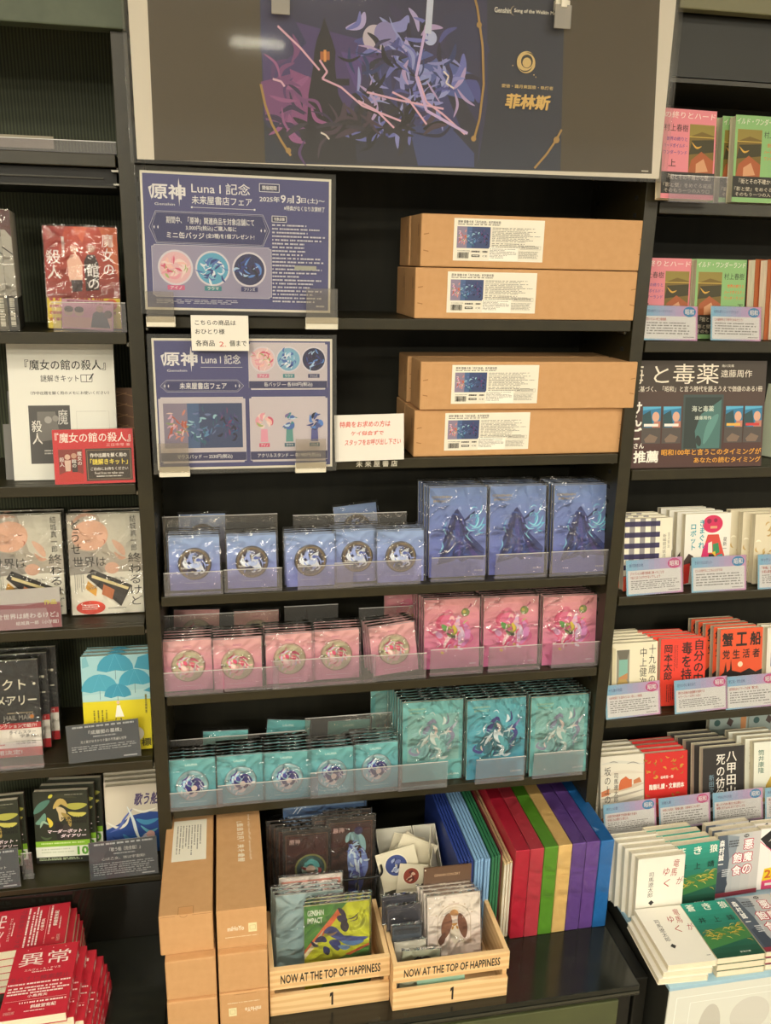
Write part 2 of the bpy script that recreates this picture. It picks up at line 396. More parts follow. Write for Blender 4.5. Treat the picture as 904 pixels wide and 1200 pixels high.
# ------------------------------------------------------------------ generic helpers for goods
def sheet(name, label, cat, w, h, loc, rot, draw, t=.0012, edge=WHITEP, lam=0, group=None):
    """a flat card or paper with something printed on it"""
    r = thing(name, label, cat, loc, rot, group)
    m = MB().box(-w/2, w/2, 0, t, 0, h, edge); f = front(m, w, h, 0); draw(f); m.build('print', r)
    if lam: MB().box(-w/2-lam, w/2+lam, -.0062, -.005, -lam, h+lam, LAMIN).box(-w/2-lam, w/2+lam, t+.0003, t+.0012, -lam, h+lam, LAMIN).build('laminate', r, .0004)
    return r
def film_box(w, h, t, y0, seed=1, nx=7, nz=8, amp=.0012):
    rnd = random.Random(seed); m = MB(); vs = []
    for j in range(nz+1):
        for i in range(nx+1):
            e = 0 if i in (0, nx) or j in (0, nz) else rnd.uniform(-amp, amp)
            vs.append((-w/2+w*i/nx, y0+e, h*j/nz))
    m.add(vs, [(j*(nx+1)+i, j*(nx+1)+i+1, (j+1)*(nx+1)+i+1, (j+1)*(nx+1)+i) for j in range(nz) for i in range(nx)], FILM)
    z1 = h
    m.add([(-w/2,y0,0),(-w/2,y0,z1),(-w/2,t,z1),(-w/2,t,0)], [(0,1,2,3)], FILM)
    m.add([(w/2,y0,0),(w/2,t,0),(w/2,t,z1),(w/2,y0,z1)], [(0,1,2,3)], FILM)
    n = 14; vs = []
    for i in range(n+1):
        x = -w/2+w*i/n; vs += [(x, y0, z1), (x, y0+(t-y0)*.4, z1+rnd.uniform(-.0007, .0010)), (x, t+.0004, z1+rnd.uniform(.0, .0006))]
    m.add(vs, [(i*3+j, i*3+j+1, i*3+j+4, i*3+j+3) for i in range(n) for j in range(2)], FILM)
    return m
def lathe(m, prof, cx, cz, mt, n=36, cap=None):
    """profile of (radius, y) about an axis along y"""
    vs = [(cx+r*math.cos(2*PI*k/n), y, cz+r*math.sin(2*PI*k/n)) for r, y in prof for k in range(n)]
    m.add(vs, [(i*n+k, i*n+(k+1) % n, (i+1)*n+(k+1) % n, (i+1)*n+k) for i in range(len(prof)-1) for k in range(n)], mt)
WORDS = ['frontmost', 'second', 'third', 'fourth', 'fifth', 'sixth', 'seventh', 'eighth', 'ninth', 'tenth', 'eleventh']
NTH = ['first', 'second', 'third', 'fourth', 'fifth', 'sixth']

# ------------------------------------------------------------------ banner and posters
cx = .444; bz = 1.8195
def banner_art(f):
    def U(px, py):
        w_ = P(px, py, -.03); return ((w_.x-cx)/f.W+.5, (bz+f.H-w_.z)/f.H)
    def UP(*a): return [U(*q) for q in a]
    BR = '#4a3d26'
    f.rect(0, 0, 1, 1, '#e0d6c6')
    f.poly(UP((171,-60),(181,186),(764,205),(777,-45)), BR)
    f.poly(UP((304,-60),(311,190),(657,201),(664,-45)), '#262a3c')
    # night sky in violet and blue, generic spire and drapery shapes
    f.poly(UP((304,-60),(309,140),(345,188),(400,191),(560,197),(572,120),(572,-50)), '#2f2e52')
    f.poly(UP((308,60),(330,20),(400,40),(480,60),(500,150),(400,130),(310,120)), '#4a3a72')
    f.poly(UP((306,95),(345,85),(372,120),(365,150),(312,140)), '#7d4a80')
    f.poly(UP((340,80),(375,95),(380,140),(330,150),(345,110)), '#8d4f86')
    f.poly(UP((306,-20),(340,10),(360,50),(330,75),(306,60)), '#31305c')
    f.poly(UP((400,60),(450,70),(470,110),(420,110)), '#5a4488')
    f.poly(UP((312,150),(380,140),(460,160),(470,194),(345,189)), '#2c2832')
    sp = [(358,187),(362,110),(368,75),(369,60),(372,46),(378,30),(381,20),(384,30),(390,46),(394,60),(393,76),(397,110),(412,140),(410,190)]
    f.poly(UP(*sp), '#1b1826'); f.poly(UP((376,60),(387,60),(387,70),(376,70)), '#b0673a'); f.poly(UP((380,58),(383,58),(383,72),(380,72)), '#e39a52')
    f.poly(UP((394,92),(410,92),(410,100),(394,100)), '#1b1826')
    f.poly(UP((340,188),(362,150),(420,130),(470,150),(560,180),(560,196)), '#231f28')
    # abstract blue-violet folds in the middle
    for pts, c in [([(418,190),(415,120),(435,72),(470,62),(500,80),(540,110),(562,150),(560,195)], '#2b2a3e'),
                   ([(440,75),(480,68),(520,100),(540,150),(500,160),(450,110)], '#3a3c70'),
                   ([(470,70),(500,60),(560,90),(556,120),(520,110)], '#5360a4'),
                   ([(480,150),(520,140),(556,180),(556,196),(490,194)], '#3a4478'),
                   ([(520,20),(560,10),(575,60),(560,75),(530,50)], '#2d2f55')]: f.poly(UP(*pts), c)
    rnd = random.Random(4)
    for i in range(26):
        x = 415+rnd.uniform(0, 130); y = rnd.uniform(5, 150); l = rnd.uniform(20, 60); a = rnd.uniform(.2, 2.6)
        f.stroke(UP((x, y), (x+l*.4*math.cos(a), y+l*.4*math.sin(a)+4), (x+l*math.cos(a+.4), min(y+l*math.sin(a+.4), 190))), rnd.uniform(.006, .02), rnd.choice(['#6f74c0', '#4b4f94', '#8d8fd0', '#b6a9dc', '#262240', '#36305a', '#9aa0d8', '#1c1a2c']))
    for px, py, r, c in [(440,45,.022,'#c9bccb'), (452,40,.02,'#8c84bc'), (505,45,.012,'#b9c0e8'), (497,90,.014,'#8e98d4')]: f.disc(*U(px,py), r, c)
    flecks(f, *U(478,92), .10, .23, ['#6f74c0','#4b4f94','#8d8fd0','#262240','#36305a','#9aa0d8','#1c1a2c','#b8a0d0','#2c3a70'], 110, .045, .006, 21)
    flecks(f, *U(345,120), .045, .2, ['#7d4a80','#9a5a90','#5a3a72','#3a2a52'], 26, .05, .008, 22)
    flecks(f, *U(430,150), .12, .05, ['#1c1a24','#2c2832','#3a3444','#4a3a4a'], 40, .05, .008, 23)
    for pts in [((326,30),(352,55),(375,82)), ((375,70),(384,84),(378,92),(400,102),(425,124),(470,142)), ((320,92),(330,95),(334,101)), ((420,118),(442,130),(462,150)), ((490,90),(500,120),(520,135),(545,158)),
                ((460,108),(480,118),(500,146)), ((430,108),(470,118),(520,128))]:
        f.line(UP(*pts), .0035, '#e3b3cc')
    f.line(UP((500,30),(488,90),(500,130),(548,157)), .005, '#cfb4e4'); f.line(UP((505,0),(502,40)), .012, '#cdd3ea')
    for pts in [((376,155),(382,158),(386,163)),((520,84),(526,90),(523,98),(532,104))]: f.line(UP(*pts), .003, '#e8dcd6')
    # gold arc ornaments
    G = '#b08a4c'
    f.line(UP((306,98),(311,122),(319,145),(330,165),(341,182)), .0042, G); f.disc(*U(338,176), .005, G)
    f.line(UP((552,-20),(560,10),(566,55),(567,100),(562,140),(555,165)), .0042, G); f.disc(*U(562,30), .005, G); f.disc(*U(555,163), .005, G)
    f.line(UP((658,153),(651,166),(640,182),(626,198)), .004, G); f.disc(*U(652,165), .006, G)
    # emblem, lettering
    E = '#d9ba7a'; u, v = U(617, 74)
    f.disc(u, v, .0185, E); f.disc(u+.001, v-.004, .0115, '#2c2a26'); f.arc(u-.002, v, .0155, .3, 2.6, .0022, '#2c2a26', taper=True); f.arc(u+.002, v, .016, -1.9, .5, .0022, '#2c2a26', taper=True); f.disc(u+.001, v+.002, .0085, E)
    f.disc(u-.026, v+.02, .001, E); f.disc(u+.016, v+.06, .0012, E); f.disc(u+.02, v+.07, .0009, E)
    def T(s, a, b_, c, bold=.0, sh=0):
        u0, v0 = U(*a); u1, v1 = U(*b_); f.text(s, u0, v0, u1, v1, c, bold, sh)
    T('Genshin', (580,9), (599,17), '#e8e2d4', .03); f.arc(*U(604,14), .008, 1.6, 4.7, .0014, '#b8a888', taper=True)
    T('Song of the Welkin Moon', (603,11), (657,21), '#e8e2d4', .03)
    T('愛徳・霜月東国旅・執灯者', (588,99), (648,107), E, .02); T('菲林斯', (592,110), (643,131), '#e0b768', .06, .12)
    f.rect(*U(751,201), *U(759,203), '#c9bfae')
r = sheet('banner', 'large dark illustrated banner across the top of the middle bay', 'banner', .874, .30, (cx, -.030, bz), (0, R(-.25), 0), banner_art, .0008)
MB().box(-.446, .446, -.0102, -.009, -.006, .306, LAMIN).box(-.446, .446, .0012, .002, -.006, .306, LAMIN).build('laminate', r, .0004)
def banner_clip(px, py, label):
    p = P(px, py, -.05); t = thing('banner_clip', label, 'clip', (p.x, -.045, p.z))
    MB().box(-.014, .014, -.004, .0, -.022, .012, clear('clip_plastic', '#e6dfcc', .3, 1)).build('clear_jaw', t, .001)
    MB().box(-.012, .012, .0005, .012, .006, .02, CLIPW).box(-.005, .005, -.006, .0, .008, .03, CLIPW).build('spring', t, .001)
banner_clip(661, 15, 'clear plastic clip at the top right of the banner'); banner_clip(329, -3, 'clear plastic clip at the top centre of the banner, cut by the frame')

NAVY = '#4a4a80'
def logo(f, u0, v0, u1, v1):
    W_ = '#ece8ea'; h = v1-v0; w_ = u1-u0
    f.text('原', u0+.06*w_, v0+.12*h, u0+.5*w_, v1-.08*h, W_, .035); f.text('神', u0+.52*w_, v0+.12*h, u0+.97*w_, v1-.08*h, W_, .035)
    f.poly([(u0+.8*w_, v0-.25*h), (u0+.83*w_, v0+.3*h), (u0+.8*w_, v1+.3*h), (u0+.77*w_, v0+.3*h)], W_)
    f.poly([(u0, v0+.3*h), (u0+.1*w_, v0+.2*h), (u0+.06*w_, v0+.45*h), (u0+.08*w_, v1), (u0+.03*w_, v0+.6*h)], W_)
    f.text('Genshin', u0+.15*w_, v1+.12*h, u0+.68*w_, v1+.26*h, W_)
def mini_badge(f, u, v, r, bg, pal, seed):
    f.disc(u, v, r*1.12, '#d9d2dd'); f.disc(u, v, r, bg); f.swirl(u, v, r, pal, seed, 14, .16); flecks(f, u, v, r*.72, r*.72*f.W/f.H, pal, 18, r*.5, r*.1, seed+9)
PINKS = ['#e8a0b0', '#d7607f', '#f0d8d4', '#a8b878', '#f2c0b8']; BLUES = ['#4a6fb8', '#c8dcf0', '#2f3f86', '#7fb8d8', '#e6ecf4']; NIGHT = ['#2a3a86', '#5a8ad8', '#141838', '#a8c8ec', '#3a2a5a']
def hexline(f, u0, v0, u1, v1, fill):
    m_ = (v0+v1)/2; d = .035; pts = [(u0, m_), (u0+d, v0), (u1-d, v0), (u1, m_), (u1-d, v1), (u0+d, v1)]
    f.poly(pts, fill); f.line(pts+[pts[0]], .002, '#c8c4d4')
    k = .009; p2 = [(u0+k*1.4, m_), (u0+d+k*.4, v0+k), (u1-d-k*.4, v0+k), (u1-k*1.4, m_), (u1-d-k*.4, v1-k), (u0+d+k*.4, v1-k), (u0+k*1.4, m_)]
    f.line(p2, .0012, '#c8c4d4')
    for q in (u0+.025, u0+.045, u1-.045, u1-.025): f.poly([(q, m_-.014), (q+.004, m_), (q, m_+.014), (q-.004, m_)], '#e0dce6')
def panel(f, u0, v0, u1, v1, c):
    k = .012; pts = [(u0+k, v0), (u1-k, v0), (u1-k, v0+k), (u1, v0+k), (u1, v1-k), (u1-k, v1-k), (u1-k, v1), (u0+k, v1), (u0+k, v1-k), (u0, v1-k), (u0, v0+k), (u0+k, v0+k)]
    f.poly(pts, c); f.line(pts+[pts[0]], .0018, '#e2dee4')
def poster1(f):
    W_ = '#ece8ea'
    f.rect(0, 0, 1, 1, '#e8e1d2'); f.rect(.012, .018, .988, .982, NAVY)
    logo(f, .04, .075, .235, .205)
    f.text('Luna I 記念', .26, .065, .565, .145, W_, .01); f.text('未来屋書店フェア', .26, .162, .575, .222, W_, .015); f.line([(.255, .245), (.59, .245)], .002, W_); f.disc(.26, .245, .005, W_); f.disc(.588, .245, .005, W_)
    f.frame(.615, .055, .72, .112, .003, W_); f.rect(.62, .062, .715, .105, '#2f3058'); f.text('開催期間', .63, .068, .706, .099, W_, .02)
    f.text('2025年', .615, .143, .722, .185, W_, .02); f.text('9', .727, .13, .755, .187, W_, .025); f.text('月', .76, .15, .785, .187, W_, .02); f.text('13', .79, .13, .835, .187, W_, .025); f.text('日(土)～', .838, .143, .965, .187, W_, .015)
    f.text('※特典がなくなり次第終了', .745, .205, .965, .242, W_, .015)
    hexline(f, .037, .28, .667, .51, '#36376a')
    f.text('期間中、「原神」関連商品を対象店舗にて', .125, .315, .585, .365, W_, .012); f.text('3,000円(税込)ご購入毎に', .225, .375, .49, .415, W_, .012); f.text('ミニ缶バッジ', .125, .425, .32, .472, W_, .02); f.text('(全3種)を1個プレゼント!', .33, .428, .585, .468, W_, .015)
    panel(f, .045, .52, .675, .90, '#9a93b0')
    for u, bg, pal, lc, s, nm in ((.165, '#e6b8c0', PINKS, '#d2638c', 1, 'アイノ'), (.36, '#5aa8cc', BLUES, '#3a8a94', 2, 'ラウマ'), (.555, '#2a2c5c', NIGHT, '#3a3a70', 3, 'フリンズ')):
        mini_badge(f, u, .685, .082, bg, pal, s); f.rect(u-.045, .815, u+.045, .85, lc); f.text(nm, u-.03, .82, u+.03, .845, W_, .02)
    f.frame(.68, .285, .757, .328, .003, W_); f.rect(.684, .29, .753, .323, '#2f3058'); f.text('対象店舗', .69, .294, .747, .319, W_, .02)
    f.dashes(.68, .345, .975, .94, 22, '#cfcbd8', 5, .42, .6)
    f.rect(.80, .645, .92, .678, '#a9a89c'); f.dashes(.06, .92, .62, .955, 3, '#b5b2c8', 6, .5, .3)
    f.dashes(.92, .945, .965, .958, 1, W_, 3, .9, 0)
def poster2(f):
    W_ = '#ece8ea'
    f.rect(0, 0, 1, 1, '#e8e1d2'); f.rect(.012, .018, .988, .982, NAVY)
    logo(f, .045, .09, .25, .215); f.text('Luna I 記念', .265, .12, .48, .19, W_, .01); f.line([(.26, .215), (.49, .215)], .002, W_)
    hexline(f, .035, .31, .495, .40, '#36376a'); f.text('未来屋書店フェア', .14, .33, .40, .38, W_, .02)
    panel(f, .525, .03, .97, .385, '#cfc4cc'); f.rect(.525, .32, .97, .375, '#3b3b66'); f.text('缶バッジ ― 各550円(税込)', .61, .328, .885, .366, W_, .015)
    for u, bg, pal, lc, s, nm in ((.605, '#e6c0c4', PINKS, '#d2809c', 1, 'アイノ'), (.75, '#7fb0d0', BLUES, '#4a8a94', 2, 'ラウマ'), (.893, '#23264e', NIGHT, '#44446c', 3, 'フリンズ')):
        mini_badge(f, u, .155, .064, bg, pal, s+5); f.rect(u-.033, .265, u+.033, .295, lc); f.text(nm, u-.022, .27, u+.022, .291, W_, .02)
    panel(f, .022, .44, .50, .945, '#cfc4cc'); f.rect(.022, .865, .50, .93, '#3b3b66'); f.text('マウスパッド ― 2530円(税込)', .11, .88, .42, .918, W_, .015)
    art_mat(f, .045, .485, .482, .83)
    panel(f, .525, .44, .97, .945, '#cfc4cc'); f.rect(.525, .865, .97, .93, '#3b3b66'); f.text('アクリルスタンド ― 各1980円(税込)', .565, .88, .93, .918, W_, .015)
    for u, pal, b_, s, h, nm in ((.605, PINKS, '#e8a0b8', 3, .16, 'アイノ'), (.75, BLUES[:2]+['#3a8a94', '#7a6aa0'], '#5f9c98', 4, .2, 'ラウマ'), (.895, NIGHT[:3]+['#4a5a9a'], '#5a5c9c', 5, .22, 'フリンズ')):
        f.poly([(u-.022, .79), (u-.018, .69), (u+.018, .69), (u+.022, .79)], b_); f.swirl(u, .63, .062, pal, s, 16, .25)
        f.rect(u-.03, .80, u+.03, .83, pal[1] if s == 3 else '#4a6a80'); f.text(nm, u-.02, .805, u+.02, .826, W_, .02)
    f.dashes(.92, .955, .965, .968, 1, W_, 3, .9, 0)
def art_mat(f, u0, v0, u1, v1):
    """a plain abstract colour field: warm at the left, blue in the middle, violet at the right"""
    f.rect(u0, v0, u1, v1, '#3c4a72'); w_, h = u1-u0, v1-v0; rnd = random.Random(11)
    f.rect(u0, v0, u0+.3*w_, v1, '#8a7f96'); f.rect(u0+.3*w_, v0, u0+.45*w_, v1, '#4a6490')
    zones = [(0, .34, ['#d88a7c', '#e8c8c0', '#b85a48', '#d9a8c0', '#8a9a70']), (.3, .7, ['#5a8ab8', '#9cc8d8', '#2c3f78', '#6a78a8', '#34627a']), (.65, 1, ['#3a3a72', '#232040', '#7a3a6a', '#2c5a8a', '#5a4a8a'])]
    for i, (a, b_, pal) in enumerate(zones):
        flecks(f, u0+w_*(a+b_)/2, (v0+v1)/2, w_*(b_-a)*.40, h*.33, pal, 40, w_*.085, w_*.022, 30+i)
r = sheet('laminated_poster', 'upper blue laminated fair poster with three round badges in a row', 'poster', .303, .213, (.158, -.022, 1.589), (R(-1.5), R(.5), 0), poster1, .0006, WHITEP, .007)
r = sheet('laminated_poster', 'lower blue laminated fair poster with prices for three kinds of goods', 'poster', .300, .222, (.163, -.030, 1.3225), (R(-2), 0, 0), poster2, .0006, WHITEP, .007)
def poster_clip(px0, px1, py0, py1, y, label):
    a = P(px0, py0, y); c = P(px1, py1, y); w_ = c.x-a.x
    t = thing('poster_clip', label, 'clip', ((a.x+c.x)/2, y, c.z))
    h = a.z-c.z
    MB().box(-w_/2, w_/2, -.004, .0, 0, h*.62, CLIPW).box(-w_/2, w_/2, .0, .008, 0, .004, CLIPW).build('white_base', t, .0008)
    MB().box(-w_/2+.001, w_/2-.001, -.0065, -.0045, h*.3, h*2.1, clear('clip_clear', '#f2efe9', .07, 1)).build('clear_tab', t, .0006)
poster_clip(171, 206, 363, 383, -.034, 'white clip under the left corner of the upper blue poster'); poster_clip(358, 396, 363, 386, -.034, 'white clip under the right corner of the upper blue poster')
poster_clip(186, 223, 540, 558, -.042, 'white clip under the left corner of the lower blue poster'); poster_clip(346, 382, 535, 553, -.042, 'white clip under the right corner of the lower blue poster')
def note1(f):
    f.rect(0, 0, 1, 1, '#e0dbd0'); K = '#2b2a28'
    f.text('こちらの商品は', .07, .13, .78, .28, K, .02); f.text('おひとり様', .07, .38, .58, .53, K, .02); f.text('各商品', .07, .70, .40, .87, K, .02); f.text('2.', .48, .74, .60, .88, '#c43a30'); f.text('個まで', .66, .70, .96, .87, K, .02)
a = P(225, 411, -.045); c = P(291, 370, -.045)
sheet('paper_note', 'small cream note in black print between the two blue posters', 'note', c.x-a.x, c.z-a.z, ((a.x+c.x)/2, -.045, a.z), (R(-2), 0, R(-1)), note1, .0004)
def note2(f):
    f.rect(0, 0, 1, 1, '#e2ddd4'); f.rect(0, 0, .05, 1, '#d2cdc4'); K = '#d24a3c'
    f.text('特典をお求めの方は', .07, .14, .80, .27, K, .022, .1); f.text('ケイ似会ずで', .23, .35, .70, .45, K, .022, .1); f.text('スタッフをお呼び出し下さい', .14, .53, .95, .66, K, .022, .1)
a = P(393, 541, -.02); c = P(475, 486, -.02)
sheet('paper_note', 'white note with red handwriting right of the lower blue poster', 'note', c.x-a.x, c.z-a.z, ((a.x+c.x)/2, -.02, 1.3295), (R(-3), R(-1), 0), note2, .0004)
# ------------------------------------------------------------------ brown boxes on the two upper shelves
def box_label(f):
    f.rect(0, 0, 1, 1, '#eae4d4'); K = '#2a2724'
    f.text('原神 镜像卡夹「月灯启途」系列鼠标垫', .04, .045, .51, .115, K, .02); f.dashes(.04, .13, .50, .155, 1, '#6a665e', 2, .8, 0)
    art_mat(f, .035, .19, .40, .70)
    f.dashes(.42, .2, .97, .27, 2, '#77736a', 3, .35, .6); f.dashes(.42, .28, .97, .55, 8, '#8a867c', 4, .4, .5)
    f.dashes(.42, .57, .95, .68, 3, '#77736a', 5, .4, .5)
    f.frame(.74, .62, .97, .70, .002, '#77736a'); f.dashes(.75, .635, .96, .69, 2, '#77736a', 7, .5, .2); f.dashes(.72, .75, .97, .93, 6, '#8a867c', 8, .4, .3)
    f.dashes(.045, .755, .18, .77, 1, '#77736a', 9, .8, 0)
    rnd = random.Random(2); x = .045; bars = []
    while x < .165: w_ = rnd.choice((.002, .003, .005)); bars.append([(x,.80),(x+w_,.80),(x+w_,.94),(x,.94)]); x += w_+rnd.choice((.002, .004))
    f.polys(bars, K)
    f.dashes(.20, .755, .29, .80, 1, K, 11, .9, 0); f.dashes(.32, .755, .375, .80, 1, K, 12, .9, 0); f.rect(.2, .85, .29, .905, K); f.dashes(.21, .865, .28, .89, 1, '#eae4d4', 13, .9, 0); f.text('CE', .32, .86, .375, .9, K)
    f.rect(.39, .67, .72, .985, '#f2eee2'); f.dashes(.40, .70, .70, .94, 8, '#77736a', 14, .4, .5); f.frame(.39, .67, .72, .985, .001, '#c9c3b4')
BL, BD, BH = .416, .081, .087
def shelf_box(loc, label, rz=0):
    t = thing('cardboard_box', label, 'box', loc, (0, 0, R(rz)), 'brown shipping boxes on the shelves')
    m = MB().box(0, BL, 0, BD, 0, BH, CARD); D_ = KRAFTEDGE
    f = F(m, (0,0,BH), (BL,0,0), (0,0,-BH))
    for u, v0, v1 in ((.012, .38, .70), (.972, .36, .68)):
        f.polys([[(u,v0),(u+.022,v0-.02),(u+.022,v0),(u,v0+.02)], [(u,v1-.02),(u+.022,v1),(u+.022,v1+.02),(u,v1)]], D_)
    g = F(m, (0,BD,BH), (0,-BD,0), (0,0,-BH)); g.rect(.7, .16, .80, .78, '#b98752'); g.rect(.72, .2, .78, .42, '#8f6238'); g.dashes(.86, .2, .93, .8, 2, '#8f6238', 3, .5, .1, True)
    m.build('box_body', t, .0022)
    m = MB(); m.box(.058, .222, -.0005, .0, .011, .081, WHITEP); f = F(m, (.058,-.0006,.081), (.164,0,0), (0,0,-.07)); box_label(f); m.build('shipping_label', t)
    return t
B0 = shelf_box((.461, .002, 1.5785), 'brown shipping box, lower front one of the upper shelf pair')
dup(B0, 'brown shipping box, upper front one of the upper shelf pair', (.468, -.001, 1.5785+BH+.0015), (0,0,R(.3)))
dup(B0, 'brown shipping box on the upper shelf, behind the lower front box', (.462, .086, 1.5785), (0,0,0)); dup(B0, 'brown shipping box on the upper shelf, behind the upper front box', (.466, .086, 1.5785+BH+.0015), (0,0,0))
dup(B0, 'brown shipping box on the second shelf, bottom front beside the red handwritten note', (.468, .006, 1.3285), (0,0,R(.4))); dup(B0, 'brown shipping box on the second shelf, top front with a see-through view above blue packs', (.475, -.002, 1.3285+BH+.0015), (0,0,R(-.3)))['label'] = 'brown shipping box on the second shelf, resting on the bottom front box'
dup(B0, 'brown shipping box on the second shelf, behind the bottom front box', (.468, .092, 1.3285), (0,0,0)); dup(B0, 'brown shipping box on the second shelf, behind the resting front box', (.470, .088, 1.3285+BH+.0015), (0,0,0))

# ------------------------------------------------------------------ badge cards in clear sleeves
BW, BHT = .0915, .100
def badge_print(kind):
    def d(f):
        if kind == 'blue':
            f.grad(0, 0, 1, 1, '#9cb4e0', '#8a90d4', 8, True); f.dashes(.3, .86, .70, .875, 1, '#c8cdee', 2, .7, 0); f.dashes(.15, .82, .85, .828, 1, '#aab2e0', 5, .6, 0); f.rect(.497, .84, .503, .89, '#c8cdee')
        elif kind == 'pink':
            f.grad(0, 0, 1, 1, '#f0b6b6', '#e290b0', 8, True); f.text('AINO', .40, .10, .58, .145, '#c2708a', .03); f.dashes(.25, .9, .75, .912, 1, '#efc4d0', 4, .7, 0)
        else:
            f.grad(0, 0, 1, 1, '#74c2c4', '#5eaebc', 8, True); f.text('LAUMA', .36, .09, .62, .14, '#d8efe8', .03); f.dashes(.22, .9, .78, .915, 1, '#bfe4de', 4, .7, 0)
    return d
BADGE = {'blue': ('#5a5058', ['#e8ecf4', '#7a86c8', '#3a3a58', '#b8a890', '#9aa8dc', '#2e2a34'], '#8a8078', .0305),
         'pink': ('#c8bfa0', ['#e07a92', '#f0e2d8', '#d0607c', '#9fae72', '#f0b8b8', '#bfb49a', '#c8b8d0'], '#b8a690', .0315),
         'teal': ('#9cc8d0', ['#3d3f86', '#dfe6ec', '#5a4f96', '#7fb8d0', '#e8e0dc', '#2f3a78', '#b8d4e4'], '#a8bcc0', .0315)}
def badge_card(kind, label, loc, rot, group, seed=1):
    t = thing('badge_card', label, 'badge card', loc, rot, group)
    m = MB().box(-BW/2, BW/2, 0, .0022, 0, BHT, mat('#c4cbd8', .6)); f = front(m, BW, BHT); badge_print(kind)(f); m.build('card', t)
    bg, pal, rim, r = BADGE[kind]; cz = .50*BHT if kind != 'teal' else .46*BHT
    m = MB(); rimm = mat(rim, .2, .6 if kind == 'blue' else .1)
    lathe(m, [(r, -.0012), (r, -.0028), (r*.985, -.0042), (r*.93, -.0052), (r*.9, -.0054)], 0, cz, rimm)
    f = F(m, (-r, -.0054, cz+r), (2*r,0,0), (0,0,-2*r)); gm = lambda c: mat(c, .18, 0, .6)
    f.disc(.5, .5, .455, gm(bg))
    f.swirl(.5, .5, .44, [gm(c) for c in pal], seed, 30, .2)
    flecks(f, .5, .5, .36, .36, [gm(c) for c in pal], 22, .14, .03, seed+3)
    if kind == 'blue': f.arc(.5, .5, .43, 0, 2*PI, .03, mat('#b8a078', .2, .7)); f.disc(.60, .56, .12, gm('#e8eaf2')); f.swirl(.56, .45, .24, [gm(c) for c in ('#8aa0e0', '#c8d4f4', '#6a78c0')], 4, 8, .3); f.text('FLINS', .09, .58, .27, .64, '#d8d2c8', .03)
    if kind == 'pink': f.swirl(.5, .5, .26, [gm(c) for c in ('#e0687e', '#d85878', '#f0d0c8')], 8, 9, .35)
    if kind == 'teal': f.swirl(.52, .52, .3, [gm(c) for c in ('#3a3c84', '#4a4a94', '#2e3070')], 8, 9, .4); f.disc(.56, .56, .09, gm('#ecdcd4'))
    m.build('badge', t)
    film_box(BW+.006, BHT+.006, .0028, -.0066, seed).build('sleeve', t)
    return t
def badge_row(kind, z0, xs, n, y0, lean, group, colour, jit=.003, seed=3):
    proto = badge_card(kind, 'x', (0,0,0), (0,0,0), group, seed); used = False; rnd = random.Random(seed)
    for i, (x, yy) in enumerate(zip(xs, y0)):
        for k in range(n[i]):
            jx = rnd.uniform(-jit, jit) if k else 0; yw = rnd.uniform(-1.5, 1.5)
            loc, rot = seat(z0, x+jx, yy+k*.0118, .0028, lean+rnd.uniform(-.8, .8), yw)
            lb = f'sleeved {colour} badge card, {WORDS[k]} in the {NTH[i]} {colour} stack from the left'
            if not used: proto.location = loc; proto.rotation_euler = rot; proto['label'] = lb; used = True
            else: dup(proto, lb, loc, rot)
    return proto
pb = badge_row('blue', 1.0785, [.065, .170, .279, .370, .453], [4, 3, 4, 4, 4], [.026, .024, .018, .029, .018], 7, 'blue badge cards on the third shelf', 'light blue')
pp = badge_row('pink', .8765, [.045, .138, .238, .330], [5, 5, 5, 5], [.019, .014, .021, .026], 6, 'pink badge cards on the fourth shelf', 'pink')
pt = badge_row('teal', .6285, [.043, .137, .229, .319, .412], [4, 5, 6, 4, 5], [.006, .006, .003, .005, .009], 6, 'teal badge cards on the fifth shelf', 'teal')
# the leaning pink stack, fifth from the left
for k in range(4):
    loc, rot = seat(.8765, .449-.004*k, .016+k*.0118, .0028, 6); d = dup(pp, f'sleeved pink badge card, {WORDS[k]} in the askew stack beside the tall pink packs', (loc[0], loc[1], loc[2]+.0095*1), (rot[0], R(-6+k*.8), 0))
# loose cards standing higher behind the rows
def loose(proto, px, py, roll, label, z0, lean=8):
    p = Q(px, py, z0+BHT*.985+.001); y = min(p.y, .212)-BHT*math.sin(R(lean)); loc, rot = seat(z0, P(px, py, y+.01).x, y, .0028, lean)
    dup(proto, label, (loc[0], loc[1], loc[2]+abs(math.sin(R(roll)))*BW/2), (rot[0], R(roll), R(2)))
loose(pb, 421, 592, -5, 'loose light blue badge card standing tallest behind the blue stacks', 1.0785); loose(pb, 236, 603, 1, 'loose light blue badge card lying behind the first blue stack', 1.0785)
loose(pp, 228, 716, 3, 'loose pink badge card behind the first pink stack', .8765); loose(pp, 300, 716, 1, 'loose pink badge card standing behind the second pink stack', .8765)
loose(pt, 262, 858, 3, 'loose teal badge card behind the second teal stack', .6285); loose(pt, 333, 847, 7, 'loose teal badge card tilted behind the third teal stack', .6285); loose(pt, 408, 845, 2, 'loose teal badge card behind the fourth teal stack', .6285)

